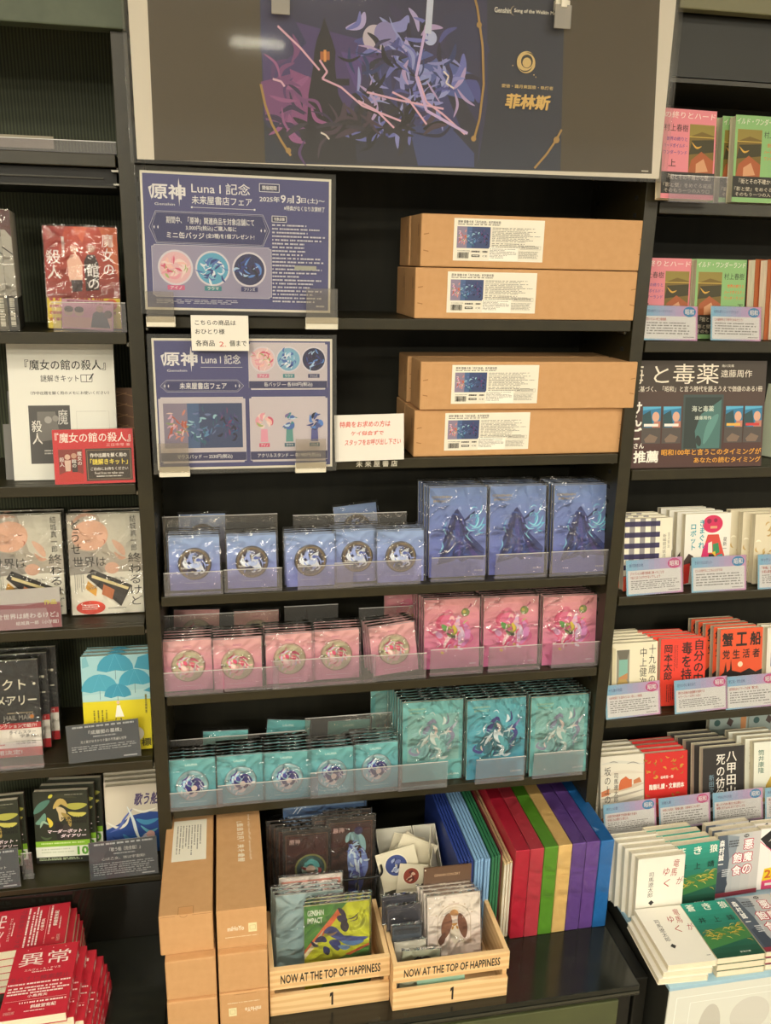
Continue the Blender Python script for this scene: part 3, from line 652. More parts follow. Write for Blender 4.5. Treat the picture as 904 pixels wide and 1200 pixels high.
# ------------------------------------------------------------------ tall packs with cut-out stands
def plume(f, kind):
    """abstract ornament in the pack's colours"""
    S = f.stroke
    if kind == 'blue':
        f.poly([(.40,.30),(.52,.26),(.62,.36),(.70,.52),(.98,.70),(.96,.82),(.70,.80),(.58,.84),(.50,.80),(.38,.83),(.14,.86),(.22,.70),(.30,.48)], '#33407e')
        for p_, t, c in [([(.46,.30),(.40,.48),(.34,.64),(.20,.80)],.09,'#23285a'), ([(.55,.32),(.62,.50),(.74,.66),(.94,.74)],.08,'#2b2c66'), ([(.50,.36),(.49,.55),(.48,.74)],.10,'#454a94'), ([(.52,.5),(.54,.66),(.52,.8)],.05,'#57509a'), ([(.36,.4),(.30,.55),(.24,.62)],.06,'#232a5c'),
                         ([(.6,.38),(.72,.32),(.80,.27)],.05,'#262c60'), ([(.66,.6),(.78,.74),(.92,.80)],.07,'#4a418a'), ([(.44,.62),(.38,.74),(.28,.8)],.05,'#3a55a0'), ([(.50,.24),(.47,.3),(.52,.35)],.09,'#252e66')]: S(p_, t, c)
        for p_, t in [([(.68,.40),(.80,.44),(.86,.36),(.80,.30)],.035), ([(.74,.46),(.88,.44),(.96,.34)],.03), ([(.62,.42),(.70,.48),(.80,.48)],.025), ([(.80,.34),(.90,.28),(.92,.20)],.02), ([(.84,.5),(.92,.46),(.97,.42)],.018), ([(.30,.38),(.26,.46),(.30,.52)],.02), ([(.18,.72),(.24,.66),(.22,.6)],.02), ([(.62,.52),(.7,.58),(.76,.62)],.018), ([(.7,.26),(.78,.22),(.84,.24)],.014)]:
            S(p_, t, '#5fc0dc'); S([(a+.004, b_+.004) for a, b_ in p_], t*.4, '#b8ecf2')
        flecks(f, .5, .55, .2, .25, ['#23285a','#454a94','#57509a','#3a55a0','#6a78c8','#2c3a7a'], 40, .12, .022, 1); flecks(f, .8, .42, .14, .12, ['#5fc0dc','#3a8ab8','#9adcec'], 12, .1, .014, 5); S([(.50,.25),(.53,.22),(.55,.26)], .03, '#9aacd8'); f.text('GENSHIN', .04, .09, .38, .118, '#bca878', .02); f.text('IMPACT', .07, .135, .36, .163, '#bca878', .02); f.text('FLINS', .80, .925, .95, .945, '#d8d4ea', .03)
    elif kind == 'pink':
        f.poly([(.20,.42),(.32,.24),(.5,.22),(.62,.3),(.80,.34),(.86,.56),(.76,.72),(.58,.76),(.46,.62),(.34,.74),(.26,.76),(.30,.6),(.16,.52)], '#dd7296')
        for p_, t, c in [([(.36,.22),(.26,.30),(.28,.42),(.22,.5)],.09,'#d5587e'), ([(.3,.2),(.46,.18),(.5,.28)],.07,'#e07d98'), ([(.62,.24),(.60,.40),(.66,.56),(.62,.74)],.12,'#d8b8d8'), ([(.70,.34),(.78,.46),(.76,.6),(.68,.7)],.12,'#d58bc4'), ([(.66,.40),(.70,.52),(.68,.64)],.06,'#e6d6ea'), ([(.2,.46),(.28,.52),(.34,.54)],.1,'#d9a8d0'),
                         ([(.52,.50),(.42,.58),(.36,.70)],.07,'#efd8d8'), ([(.5,.62),(.42,.68),(.46,.74)],.06,'#d43f72'), ([(.44,.40),(.54,.46),(.5,.52)],.13,'#8f9a3e'), ([(.5,.36),(.56,.44),(.54,.5)],.06,'#d8c23c'), ([(.32,.36),(.38,.42),(.44,.44)],.1,'#5d9a4a'), ([(.4,.48),(.5,.54),(.6,.54)],.06,'#5a6a48'),
                         ([(.14,.40),(.10,.46),(.2,.52)],.03,'#d84f7e'), ([(.22,.56),(.3,.6),(.26,.66)],.02,'#d84f7e'), ([(.82,.5),(.88,.58),(.8,.66)],.02,'#d84f9e'), ([(.3,.76),(.36,.78)],.05,'#d9b43c'), ([(.62,.72),(.70,.74)],.04,'#e8dce8'), ([(.54,.68),(.6,.7)],.05,'#c8b06a')]: S(p_, t, c)
        flecks(f, .5, .48, .28, .22, ['#d5587e','#efc4cc','#d8b8d8','#b8c070','#e08aa8','#f0dcdc','#c85a90','#d884c0'], 40, .11, .022, 2); f.disc(.74, .20, .075, '#7d8a4e'); f.disc(.72, .19, .03, '#c5b25a'); S([(.78,.14),(.84,.10),(.82,.08)], .03, '#a8506a'); S([(.45,.30),(.50,.26),(.54,.31)], .05, '#efc4c0'); f.text('GENSHIN', .08, .055, .34, .08, '#eec8cc', .02); f.text('IMPACT', .08, .105, .32, .13, '#eec8cc', .02); f.text('AINO', .82, .93, .94, .955, '#efc8dc', .03)
    else:
        pale = kind == 'teal_pale'; V = '#8a8aa2' if pale else '#3f3f86'; Tq = '#8fc4c0' if pale else '#5fb4c0'; W_ = '#d4dcd6' if pale else '#dcE6ea'; D_ = '#7aa6a6' if pale else '#33707e'
        f.poly([(.40,.34),(.54,.26),(.66,.40),(.86,.46),(.84,.60),(.70,.70),(.52,.72),(.34,.70),(.14,.60),(.24,.50)], D_)
        for p_, t, c in [([(.46,.24),(.40,.34),(.34,.42)],.09,V), ([(.48,.38),(.54,.48),(.62,.56)],.15,W_), ([(.54,.46),(.64,.56),(.70,.66)],.12,Tq), ([(.52,.58),(.62,.62),(.58,.70),(.46,.72)],.055,W_), ([(.44,.42),(.36,.50),(.3,.58)],.05,W_), ([(.16,.56),(.12,.62),(.24,.66),(.30,.60)],.05,V), ([(.22,.70),(.28,.74),(.34,.68)],.05,Tq),
                         ([(.86,.30),(.80,.38),(.84,.46),(.74,.56)],.07,V), ([(.92,.26),(.86,.32),(.84,.36)],.04,'#8a86c0' if not pale else '#b8bcc8'), ([(.78,.60),(.90,.56),(.92,.50)],.05,D_), ([(.62,.42),(.72,.40),(.78,.34)],.03,W_), ([(.66,.30),(.70,.26),(.68,.20)],.05,W_), ([(.7,.3),(.76,.26),(.74,.16)],.03,V), ([(.44,.16),(.50,.14),(.54,.18)],.015,W_), ([(.56,.66),(.66,.72),(.76,.70)],.05,W_), ([(.46,.64),(.42,.7),(.36,.72)],.05,Tq), ([(.34,.3),(.28,.36),(.3,.42)],.02,W_), ([(.5,.3),(.56,.36),(.54,.42)],.05,'#d8c4bc')]: S(p_, t, c)
        flecks(f, .5, .5, .33, .2, [V, Tq, W_, D_, '#d8c4bc', '#9ac4c8'], 40, .1, .018, 3); S([(.45,.30),(.50,.24),(.56,.28)], .06, V); f.text('GENSHIN', .09, .075, .38, .10, '#b8d2b0', .02); f.text('IMPACT', .12, .12, .37, .145, '#b8d2b0', .02); f.text('LAUMA', .76, .92, .95, .945, '#d8ece8', .03)
def stand_pack(kind, w_, h, label, loc, rot, group, seed=2, cat='stand pack'):
    t = thing('stand_pack', label, cat, loc, rot, group)
    c0, c1, ed = {'blue': ('#7890c0', '#6a72bc', '#d8cfb6'), 'pink': ('#dd9a9c', '#cf6f9e', '#dccabc'), 'teal': ('#5eb0ba', '#4aa2bc', '#ccccb2'), 'teal_pale': ('#74bab8', '#6ab2b2', '#ccccb2')}[kind]
    m = MB().box(-w_/2, w_/2, 0, .0045, 0, h, mat(ed, .6)); f = front(m, w_, h); f.grad(0, 0, 1, 1, c0, c1, 10, True)
    if kind == 'teal_pale': f.rect(.08, .16, .94, .75, '#86b8b2')
    plume(f, kind); m.build('printed_card', t)
    film_box(w_+.005, h+.005, .0052, -.0035, seed, 6, 9, .0014).build('sleeve', t)
    return t
def pack_row(kinds, w_, h, z0, xs, n, ys, lean, group, colour, step=.0105):
    rnd = random.Random(len(colour)); protos = {}
    for i, x in enumerate(xs):
        for k in range(n[i]):
            kd = kinds[i] if k == 0 else kinds[0]
            loc, rot = seat(z0, x-.002*k+rnd.uniform(-.002, .002)*(k > 0), ys[i]+k*step, .0052, lean, rnd.uniform(-.7, .7))
            lb = f'tall {colour} pack in clear sleeve, {WORDS[k]} of the {NTH[i]} {colour} pile from the left'
            if kd not in protos: protos[kd] = stand_pack(kd, w_, h, lb, loc, rot, group)
            else: dup(protos[kd], lb, loc, rot)
    return protos
pack_row(['blue']*3, .115, .178, 1.0785, [.570, .692, .823], [6, 6, 6], [.031, .030, .024], 7, 'tall blue packs on the third shelf', 'blue')
qp = pack_row(['pink']*3, .116, .146, .8765, [.569, .693, .816], [6, 6, 6], [.038, .033, .022], 7, 'tall pink packs on the fourth shelf', 'pink')
qt = pack_row(['teal_pale', 'teal', 'teal_pale'], .128, .176, .6285, [.533, .668, .805], [8, 8, 8], [.020, .010, .003], 6, 'tall teal packs on the fifth shelf', 'teal', .0112)
p = P(455, 815, .11); dup(qt['teal_pale'], 'tall teal pack standing alone behind the first teal pile', (.485, .13, .629), (R(-5), 0, 0)); p = P(480, 700, .1); dup(qp['pink'], 'tall pink pack standing alone behind the askew badge cards', (.50, .11, .8775), (R(-5), R(0), 0))

# ------------------------------------------------------------------ clear acrylic guards and dividers
def guard(px0, px1, pyt, pyb, y, z0, label, m=None, name='acrylic_guard', top=None):
    a = P(px0, pyb, y); c = P(px1, pyb, y); h = P(px0, pyt, y).z - z0; w_ = c.x-a.x
    t = thing(name, label, 'acrylic guard', ((a.x+c.x)/2, y, z0+.0004))
    M_ = m or ACRYL
    MB().box(-w_/2, w_/2, -.0012, 0, 0, h, M_).box(-w_/2+.0005, w_/2-.0005, .0002, .012, 0, .0012, M_).build('clear_plate', t)
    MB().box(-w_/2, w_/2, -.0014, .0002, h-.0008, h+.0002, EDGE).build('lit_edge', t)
    return t
g = [(193,262,672,697),(263,331,668,693),(349,414,664,690),(392,493,660,688)]
NB = ['before the first blue badge stack', 'before the second blue badge stack', 'before the third blue badge stack', 'across the fourth and fifth blue badge stacks']
for i, q in enumerate(g): guard(*q, .002+.003*(i % 2), SH[3], 'clear acrylic guard '+NB[i])
for i, q in enumerate([(505,568,654,679),(580,641,650,676),(644,711,647,673)]): guard(*q, .010, SH[3], f'clear acrylic guard before the {NTH[i]} tall blue pile')
for i, q in enumerate([(193,262,789,812),(263,327,785,811),(320,440,775,803),(437,499,769,799)]): guard(*q, .002+.003*(i % 2), SH[4], 'clear acrylic guard '+['before the first pink badge stack','before the second pink badge stack','across the third and fourth pink badge stacks','before the askew pink badge stack'][i])
for i, q in enumerate([(504,566,762,785),(572,633,759,783),(646,702,755,779)]): guard(*q, .010, SH[4], f'clear acrylic guard before the {NTH[i]} tall pink pile')
for i, q in enumerate([(200,262,930,953),(256,373,921,948),(364,470,906,938)]): guard(*q, -.003+.002*(i % 2), SH[5], 'clear acrylic guard '+['before the first teal badge stack','across the second and third teal badge stacks','across the fourth and fifth teal badge stacks'][i])
for i, q in enumerate([(467,524,897,921),(557,614,891,916),(624,682,884,911)]): guard(*q, -.006, SH[5], f'clear acrylic guard before the {NTH[i]} tall teal pile')
for q, y, z, lb in [((193,326,606,660),.084,3,'tall clear divider behind the first two blue badge stacks'), ((344,475,604,660),.088,3,'tall clear divider behind the last three blue badge stacks'), ((194,327,722,770),.10,4,'tall clear divider behind the first two pink badge stacks'), ((334,396,711,770),.12,4,'small clear divider behind the fourth pink badge stack'), ((420,482,713,770),.09,4,'dark clear divider behind the askew pink badge stack'), ((200,358,868,920),.088,5,'tall clear divider behind the left teal badge stacks'), ((358,458,842,910),.092,5,'tall clear divider behind the right teal badge stacks')]:
    guard(*q, y, SH[z], lb, ACRYLB, 'acrylic_divider')

# ------------------------------------------------------------------ counter: stacked boxes
def end_box(loc, label, top=None, end=None, rz=0, L=.41):
    w_, h = .0862, .0818
    t = thing('cardboard_box', label, 'box', loc, (0,0,R(rz)), 'brown boxes stacked on the counter')
    m = MB().box(0, w_, 0, L, 0, h, CARD)
    f = F(m, (0,0,h), (w_,0,0), (0,0,-h)); g = F(m, (0,L,h), (w_,0,0), (0,-L,0))
    if end == 'tab':
        f.line([(.02,.03),(.3,.03)], .012, KRAFTEDGE); f.line([(.62,.03),(.98,.03)], .012, KRAFTEDGE); f.arc(.46,.0,.07,.2,2.9,.012,KRAFTEDGE); g.rect(.36,.955,.64,1,'#c8935e'); g.line([(.36,1),(.36,.955),(.64,.955),(.64,1)],.01,KRAFTEDGE)
    if end in ('logo', 'flip'):
        def T(s_, u0, v0, u1, v1, c, b_=0):
            if end == 'logo': f.text(s_, u0, v0, u1, v1, c, b_)
            else: _flip(f, s_, u0, v0, u1, v1, c, b_)
        T('miHoYo', .21, .43, .54, .55, '#e6dcc6', .03)
        if end == 'logo': f.rect(.63, .39, .80, .62, '#e0d6a8'); f.frame(.66, .45, .77, .56, .012, '#c9b98a'); f.dashes(.16,.70,.82,.72,1,'#e0cfae',3,.9,0); f.line([(.02,.98),(.98,.98)],.008,KRAFTEDGE)
        else: f.rect(.18, .40, .34, .62, '#e0d6a8'); f.frame(.21, .45, .31, .56, .012, '#c9b98a'); f.dashes(.16,.26,.82,.28,1,'#e0cfae',3,.9,0); f.line([(.3,.05),(.75,.05)],.012,KRAFTEDGE)
    if top == 'label':
        g.rect(.16, .36, .86, .66, '#e9e3d2'); g.dashes(.24, .40, .78, .63, 9, '#8c887c', 4, .4, .4, True)
    if top == 'text':
        v = '「月灯启途」镜像卡夹'
        for i, ch in enumerate('镜像卡夹「月灯启途」'):    # reads up the box
            vs, fs = glyphs(ch, .03); q = .70-.032*i
            m.add([g.p(.50+.16*b_-.02, q-a*.028, e) for a, b_, e in vs], fs, mat('#e8e0cc'))
        g.k += 1; vs, fs = glyphs('Multi-Functional The Moon Lights Series', .0)
        x1 = max(q[0] for q in vs); m.add([g.p(.72+.07*b_, .69-a/x1*.34, e) for a, b_, e in vs], fs, mat('#e8e0cc'))
    m.build('box_body', t, .0022); return t
def _flip(f, s_, u0, v0, u1, v1, c, b_):        # the same line of print, turned upside down
    vs, fs = glyphs(s_, b_); x0, x1 = min(q[0] for q in vs), max(q[0] for q in vs); y0, y1 = min(q[1] for q in vs), max(q[1] for q in vs)
    f.mb.add([f.p(.84-(a-x0)/(x1-x0)*(u1-u0), v0+(q-y0)/(y1-y0)*(v1-v0), e) for a, q, e in vs], fs, mat(c)); f.k += 1
end_box((-.0035, -.262, CT+.0005), 'brown box at the bottom of the left column on the counter', L=.43)
end_box((-.0035, -.256, CT+.0825), 'brown box in the middle of the left column on the counter')
end_box((-.011, -.240, CT+.1645), 'brown box on top of the left column, white sticker at its rear', 'label', 'tab', 0, .41).children[0].scale = (1.06, 1, 1)
end_box((.0865, -.258, CT+.0005), 'brown box at the bottom of the right column, its printed end upside down', None, 'flip', L=.43)
end_box((.0865, -.255, CT+.0825), 'plain brown box in the middle of the right column on the counter')
end_box((.0865, -.242, CT+.1645), 'brown box on top of the right column, white print on its top', 'text', 'logo', 0, .41)

# ------------------------------------------------------------------ coloured slipcases and thin folders on the counter
def slipcase(name, label, cat, x0, th, h, y0, col, group=None, film=True, L=.285):
    t = thing(name, label, cat, (x0+th/2, y0, CT+.0004), (0,0,0), group); g = .0006
    MB().box(-th/2+g, th/2-g, 0, L, 0, h, mat(col, .35)).build('case_body', t, .0012)
    if film:
        rnd = random.Random(int(x0*1000)); m = MB(); vs = []; nx, nz = 3, 14
        for j in range(nz+1):
            for i in range(nx+1): vs.append((-th/2+th*i/nx, -.0016+rnd.uniform(-.0007, .0007), h*j/nz))
        m.add(vs, [(j*(nx+1)+i, j*(nx+1)+i+1, (j+1)*(nx+1)+i+1, (j+1)*(nx+1)+i) for j in range(nz) for i in range(nx)], FILMS)
        vs = []
        for j in range(15):
            for i in range(4): vs.append((-th/2+th*i/3, -.0016+(L+.002)*j/14, h+.0014+rnd.uniform(-.0006, .0006)))
        m.add(vs, [(j*4+i, j*4+i+1, (j+1)*4+i+1, (j+1)*4+i) for j in range(14) for i in range(3)], FILMS)
        m.build('shrink_wrap', t)
    else:
        m = MB()
        m.box(-th/2+.0012, th/2-.0012, -.0006, .0, .004, h-.004, mat('#cfc9b8' if col in ('#cbb489',) else col, .6)); m.build('spine_fold', t)
    return t
x = .671
for col, nm, y0 in (('#c42a42', 'red slipcase next to the cream folders', -.131), ('#c64452', 'red slipcase next to the green slipcase', -.131), ('#66a034', 'green slipcase between red and cream slipcases', -.130), ('#ecc883', 'cream yellow slipcase between green and purple slipcases', -.129), ('#70509c', 'purple slipcase next to the cream slipcase', -.128), ('#7652a2', 'purple slipcase next to the blue slipcase', -.128), ('#2c78c0', 'blue slipcase at the right end of the row', -.129)):
    slipcase('slipcase', 'shrink-wrapped '+nm, 'slipcase', x, .0303, .2125, y0, col); x += .0303
def run(x0, n, th, h, y0, col, cname, grp):
    for k in range(n):
        slipcase('folder', f'thin {cname} folder, {NTH[k]} of the {cname} ones from the left', 'folder', x0+k*th, th, h, y0+.002*((k*7) % 3), col, grp, False)
run(.5545, 5, .0064, .197, -.128, '#2c3f86', 'navy', 'navy folders'); run(.587, 5, .0068, .200, -.130, '#7fa6cc', 'light blue', 'light blue folders'); run(.6215, 3, .0068, .204, -.131, '#2d6a48', 'green', 'green folders')
slipcase('folder', 'thin dark red folder between green and cream folders', 'folder', .6425, .0058, .206, -.12, '#5e2226', None, False); run(.649, 3, .0068, .184, -.128, '#cbb489', 'cream', 'cream folders')

# ------------------------------------------------------------------ crates
def crate(loc, label, gap):
    W_, D_, H_ = .2215, .152, .102
    t = thing('wooden_crate', label, 'crate', loc); S_ = .009
    def slat(z0, z1, txt):
        m = MB().box(-W_/2, W_/2, 0, S_, z0, z1, WOOD); f = F(m, (-W_/2,0,z1), (W_,0,0), (0,0,-(z1-z0)))
        if txt == 1: f.text('NOW AT THE TOP OF HAPPINESS', .09, .27, .92, .73, '#221c16', .035)
        elif txt == 2: f.poly([(.497,.16),(.516,.12),(.524,.12),(.524,.80),(.508,.80),(.508,.30),(.494,.38)], '#221c16')
        m.build('slat', t, .0012)
    slat(gap[1], H_, 1); slat(0, gap[0], 2)
    for s in (-1, 1): MB().box(min(s*W_/2, s*(W_/2-S_)), max(s*W_/2, s*(W_/2-S_)), S_+.0003, D_, 0, H_, WOOD).build('side_board', t, .001)
    MB().box(-W_/2+S_+.0003, W_/2-S_-.0003, D_-S_, D_, 0, H_-.004, WOOD).build('back_board', t, .001)
    MB().box(-W_/2+S_+.0003, W_/2-S_-.0003, S_+.0003, D_-S_-.0003, .003, .010, WOOD).build('bottom_board', t)
    return t
crate((.2865, -.241, CT+.0003), 'pale wooden crate with pastel packs, beside the stacked boxes', (.043, .059)); crate((.5095, -.266, CT+.0003), 'pale wooden crate with cream packs, beside the slipcases', (.043, .063))
CB = CT+.0105
def flat_pack(name, label, cat, w_, h, loc, lean, roll, draw, edge='#c8c4b8', film=True, group=None, t_=.004, yaw=0):
    l, rot = seat(loc[2], loc[0], loc[1], t_, lean, yaw); t = thing(name, label, cat, l, (rot[0], R(roll), rot[2]), group)
    m = MB().box(-w_/2, w_/2, 0, t_-.0008, 0, h, mat(edge, .6)); draw(front(m, w_, h)); m.build('printed_card', t)
    if film: film_box(w_+.004, h+.004, t_, -.003, len(label), 6, 8, .0013).build('sleeve', t)
    return t
def lime(f):
    f.rect(0,0,1,1,'#c9cc28'); f.poly([(0,0),(.66,0),(0,.52)], '#4f8a3a'); f.poly([(0,.50),(.52,.06),(.60,.08),(0,.60)], '#d8683a'); f.poly([(0,.54),(.3,.28),(.24,.40),(0,.6)], '#e8d8b0')
    f.text('GENSHIN', .05, .05, .30, .115, '#e4ead8', .05); f.text('IMPACT', .05, .135, .28, .20, '#e4ead8', .05)
    f.V = f.V*.64; f.H = f.V.length      # the motif sits in the upper part of the card
    for i in range(4): f.arc(.78, .34, .06+.035*i, -.9, 1.8, .014, '#dbe04a' if i % 2 else '#b8bc20')
    S = f.stroke
    for p_, t, c in [([(.52,.08),(.58,.16),(.64,.26)],.07,'#2c2440'), ([(.50,.24),(.58,.28),(.66,.34)],.12,'#34284e'), ([(.60,.30),(.62,.42),(.64,.52)],.13,'#2b2338'), ([(.66,.30),(.76,.28),(.84,.20)],.02,'#332a48'), ([(.70,.34),(.80,.32),(.82,.24)],.015,'#332a48'),
                     ([(.30,.50),(.40,.46),(.50,.56),(.62,.62)],.15,'#3e4888'), ([(.16,.64),(.26,.60),(.34,.66)],.1,'#2f3260'), ([(.44,.58),(.60,.64),(.80,.68),(.98,.66)],.12,'#44508e'), ([(.56,.68),(.74,.74),(.92,.72)],.08,'#5f86b8'), ([(.38,.66),(.48,.72),(.52,.84)],.14,'#3b427c'), ([(.3,.74),(.34,.82),(.36,.9)],.1,'#2c3468'), ([(.34,.52),(.42,.54),(.5,.5)],.04,'#a88a68'), ([(.52,.76),(.62,.80),(.7,.8)],.08,'#6a88b0'), ([(.1,.62),(.16,.7),(.22,.72)],.05,'#28284e')]: S(p_, t, c)
    f.poly([(.7,.9),(1,.8),(1,1),(.5,1)], '#4f8a3a'); f.poly([(.62,.92),(1,.76),(1,.80),(.7,.94)], '#d8683a'); f.rect(0, 1, 1, 1.56, '#c9cc28'); f.poly([(.5,1),(1,1),(1,1.56),(.2,1.56)], '#4f8a3a')
def aqua(f): f.grad(0,0,1,1,'#b6ced0','#a6c6cc',5,True); f.poly([(.72,.82),(.9,.74),(1,.86),(1,1),(.7,1)], '#5a4a86')
def rose(f): f.rect(0,0,1,1,'#e8e0d8'); f.rect(.03,.04,.97,1,'#e29a8c'); f.text('KOKOMI', .66, .09, .92, .13, '#eeb8aa') if False else f.dashes(.68,.10,.92,.125,1,'#eec0b2',3,.9,0)
for k in range(3):
    if k == 0: L0 = flat_pack('stand_pack', 'x', 'pack', .122, .177, (.303, -.212, CB), 8, .5, lime, '#d8d49a')
    d = L0 if k == 0 else dup(L0, 'x', (L0.location.x+.003*k, L0.location.y+.009*k, L0.location.z), L0.rotation_euler.copy())
    d['label'] = ['lime and green pack with a dark blue motif, frontmost in the left crate', 'lime and green pack directly behind the frontmost lime pack', 'rearmost of the three lime and green packs'][k]
for k in range(3):
    if k == 0: A0 = flat_pack('stand_pack', 'x', 'pack', .128, .169, (.256, -.166, CB), 8, .8, aqua, '#cfd6d2')
    d = A0 if k == 0 else dup(A0, 'x', (A0.location.x-.004*k, A0.location.y+.011*k, A0.location.z), A0.rotation_euler.copy())
    d['label'] = ['pale aqua pack in clear sleeve, frontmost behind the lime packs', 'pale aqua pack second behind the lime packs', 'pale aqua pack third, in front of the pink pack'][k]
flat_pack('stand_pack', 'salmon pink pack at the back of the left crate', 'pack', .123, .178, (.262, -.127, CB), 6, .8, rose, '#e6ddd2')
# the wire basket behind and its dark packs
bk = thing('wire_basket', 'black wire basket holding dark packs behind the left crate', 'basket', (.306, .0, CT))
m = MB(); r = .0017
X0, X1, Y0, Y1, ZT, ZB = -.110, .106, -.086, .100, .158, .030
def rr(x0, x1, y0, y1, z, c=.014):
    o = []
    for cx_, cy_, a0 in ((x1-c, y1-c, 0), (x0+c, y1-c, 90), (x0+c, y0+c, 180), (x1-c, y0+c, 270)):
        for k in range(5): a = R(a0+k*22.5); o.append((cx_+c*math.cos(a), cy_+c*math.sin(a), z))
    return o+[o[0]]
m.tube([(a, b_, c+.03*(b_-Y0)/(Y1-Y0)) for a, b_, c in rr(X0, X1, Y0, Y1, ZT-.006)], .0024, WIRE); m.build('rim', bk, smooth=True)
m = MB(); m.tube(rr(X0+.02, X1-.02, Y0+.016, Y1-.016, ZB), r, WIRE); m.tube(rr(X0+.013, X1-.013, Y0+.011, Y1-.011, .07), r, WIRE)
for k in range(6):
    x_ = X0+.02+(X1-X0-.04)*k/5; m.tube([(x_*1.08, Y0, ZT), (x_, Y0+.016, ZB), (x_, Y1-.016, ZB), (x_*1.08, Y1, ZT)], r, WIRE, 6)
for k in range(1, 4):
    y_ = Y0+(Y1-Y0)*k/4; m.tube([(X0, y_, ZT), (X0+.02, y_, ZB), (X1-.02, y_, ZB), (X1, y_, ZT)], r, WIRE, 6)
m.build('wire_sides', bk, smooth=True)
m = MB()
for x_ in (X0+.035, X1-.035):
    for y_ in (Y0+.03, Y1-.03): m.tube([(x_, y_, ZB), (x_, y_, .0022)], .002, WIRE, 6)
m.build('feet', bk)
def dark(seed, big):
    def d(f):
        f.rect(0,0,1,1,'#2c2522'); f.frame(.06,.04,.94,.96,.012,'#7a5238'); f.grad(.08,.055,.92,.945,'#4a2722','#37302a',4,True)
        f.text('原神', .13,.085,.36,.14,'#c9a8a0',.03)
        if big:
            S = f.stroke
            for p_, t, c in [([(.40,.24),(.5,.18),(.7,.22),(.8,.34)],.20,'#8fb4b8'), ([(.5,.26),(.56,.42),(.5,.56)],.26,'#8a9ed0'), ([(.74,.30),(.80,.48),(.74,.64)],.14,'#7a8cc8'), ([(.62,.42),(.66,.62),(.6,.8)],.24,'#5a62a8'), ([(.48,.52),(.52,.7),(.46,.86)],.14,'#3f4484'), ([(.56,.3),(.6,.44),(.64,.56)],.05,'#d8e4ea'), ([(.68,.36),(.66,.5),(.7,.62)],.04,'#c8d8ea'), ([(.2,.56),(.28,.6),(.24,.66)],.05,'#c8b490'), ([(.62,.66),(.66,.74)],.07,'#c8c0a8')]: S(p_, t, c)
            flecks(f, .62, .42, .16, .22, ['#a8c4d8','#c8dce8','#8a9ed0','#5a62a8','#e0eaf0','#7a8cc8'], 34, .14, .03, 6); f.disc(.66,.13,.09,'#3a3058')
        else:
            f.V = f.V*.62; f.H = f.V.length; f.disc(.58,.66,.34,'#8a8a52'); f.disc(.58,.66,.30,'#3f5a56'); f.swirl(.58,.66,.26,['#8fd0c8','#5fa8a8','#c8e8e0','#9ab8b0','#a03c3c'],seed,14,.35); f.disc(.58,.68,.10,'#e8d0c0'); f.poly([(.46,.78),(.7,.78),(.74,.9),(.42,.9)],'#8c2f34')
    return d
bz = CT+.034
def dpack(label, x, y, h, seed, big, lean=5, w_=.098): return flat_pack('stand_pack', label, 'pack', w_, h, (x, y, bz), lean, .3, dark(seed, big), '#5a4a40', True, 'dark packs in the wire basket', .004)
DB = dpack('dark brown pack with a pale blue motif, frontmost at the basket right', .352, -.052, .221, 3, True)
for k, lb in enumerate(('dark brown pack second behind the pale blue motif pack', 'dark brown pack third, barely showing behind the pale blue motif pack')): dup(DB, lb, (.348-.024*(k == 0), -.040+.013*k, DB.location.z), DB.rotation_euler.copy())
DS = dpack('dark brown pack with a round greenish motif, frontmost at the basket left', .262, -.056, .206, 5, False, 5, .094)
for k, lb in enumerate(('dark brown pack second behind the round motif pack', 'dark brown pack third behind the round motif pack', 'dark brown pack fourth behind the round motif pack')): dup(DS, lb, (.258-.0085*(k+1), -.056+.014*(k+1), DS.location.z-.001*k), DS.rotation_euler.copy())
def bluep(f): f.rect(0,0,1,1,'#42628c'); f.rect(.0,.0,1,.05,'#7a94b4'); f.line([(.12,.10),(.18,.04)],.01,'#d8e0ea'); f.line([(.17,.10),(.23,.04)],.01,'#d8e0ea')
BP = flat_pack('stand_pack', 'wide blue pack at the back of the wire basket', 'pack', .168, .226, (.305, .012, bz), 3, 0, bluep, '#3f5a80')
dup(BP, 'wide blue pack second from the back of the wire basket', (.312, .022, BP.location.z+.0), BP.rotation_euler.copy())
flat_pack('paper_folder', 'white folder edge standing behind the blue packs', 'folder', .118, .243, (.318, .036, bz), 2, 0, lambda f: f.rect(0,0,1,1,'#c9c8bc'), '#c9c8bc', False)

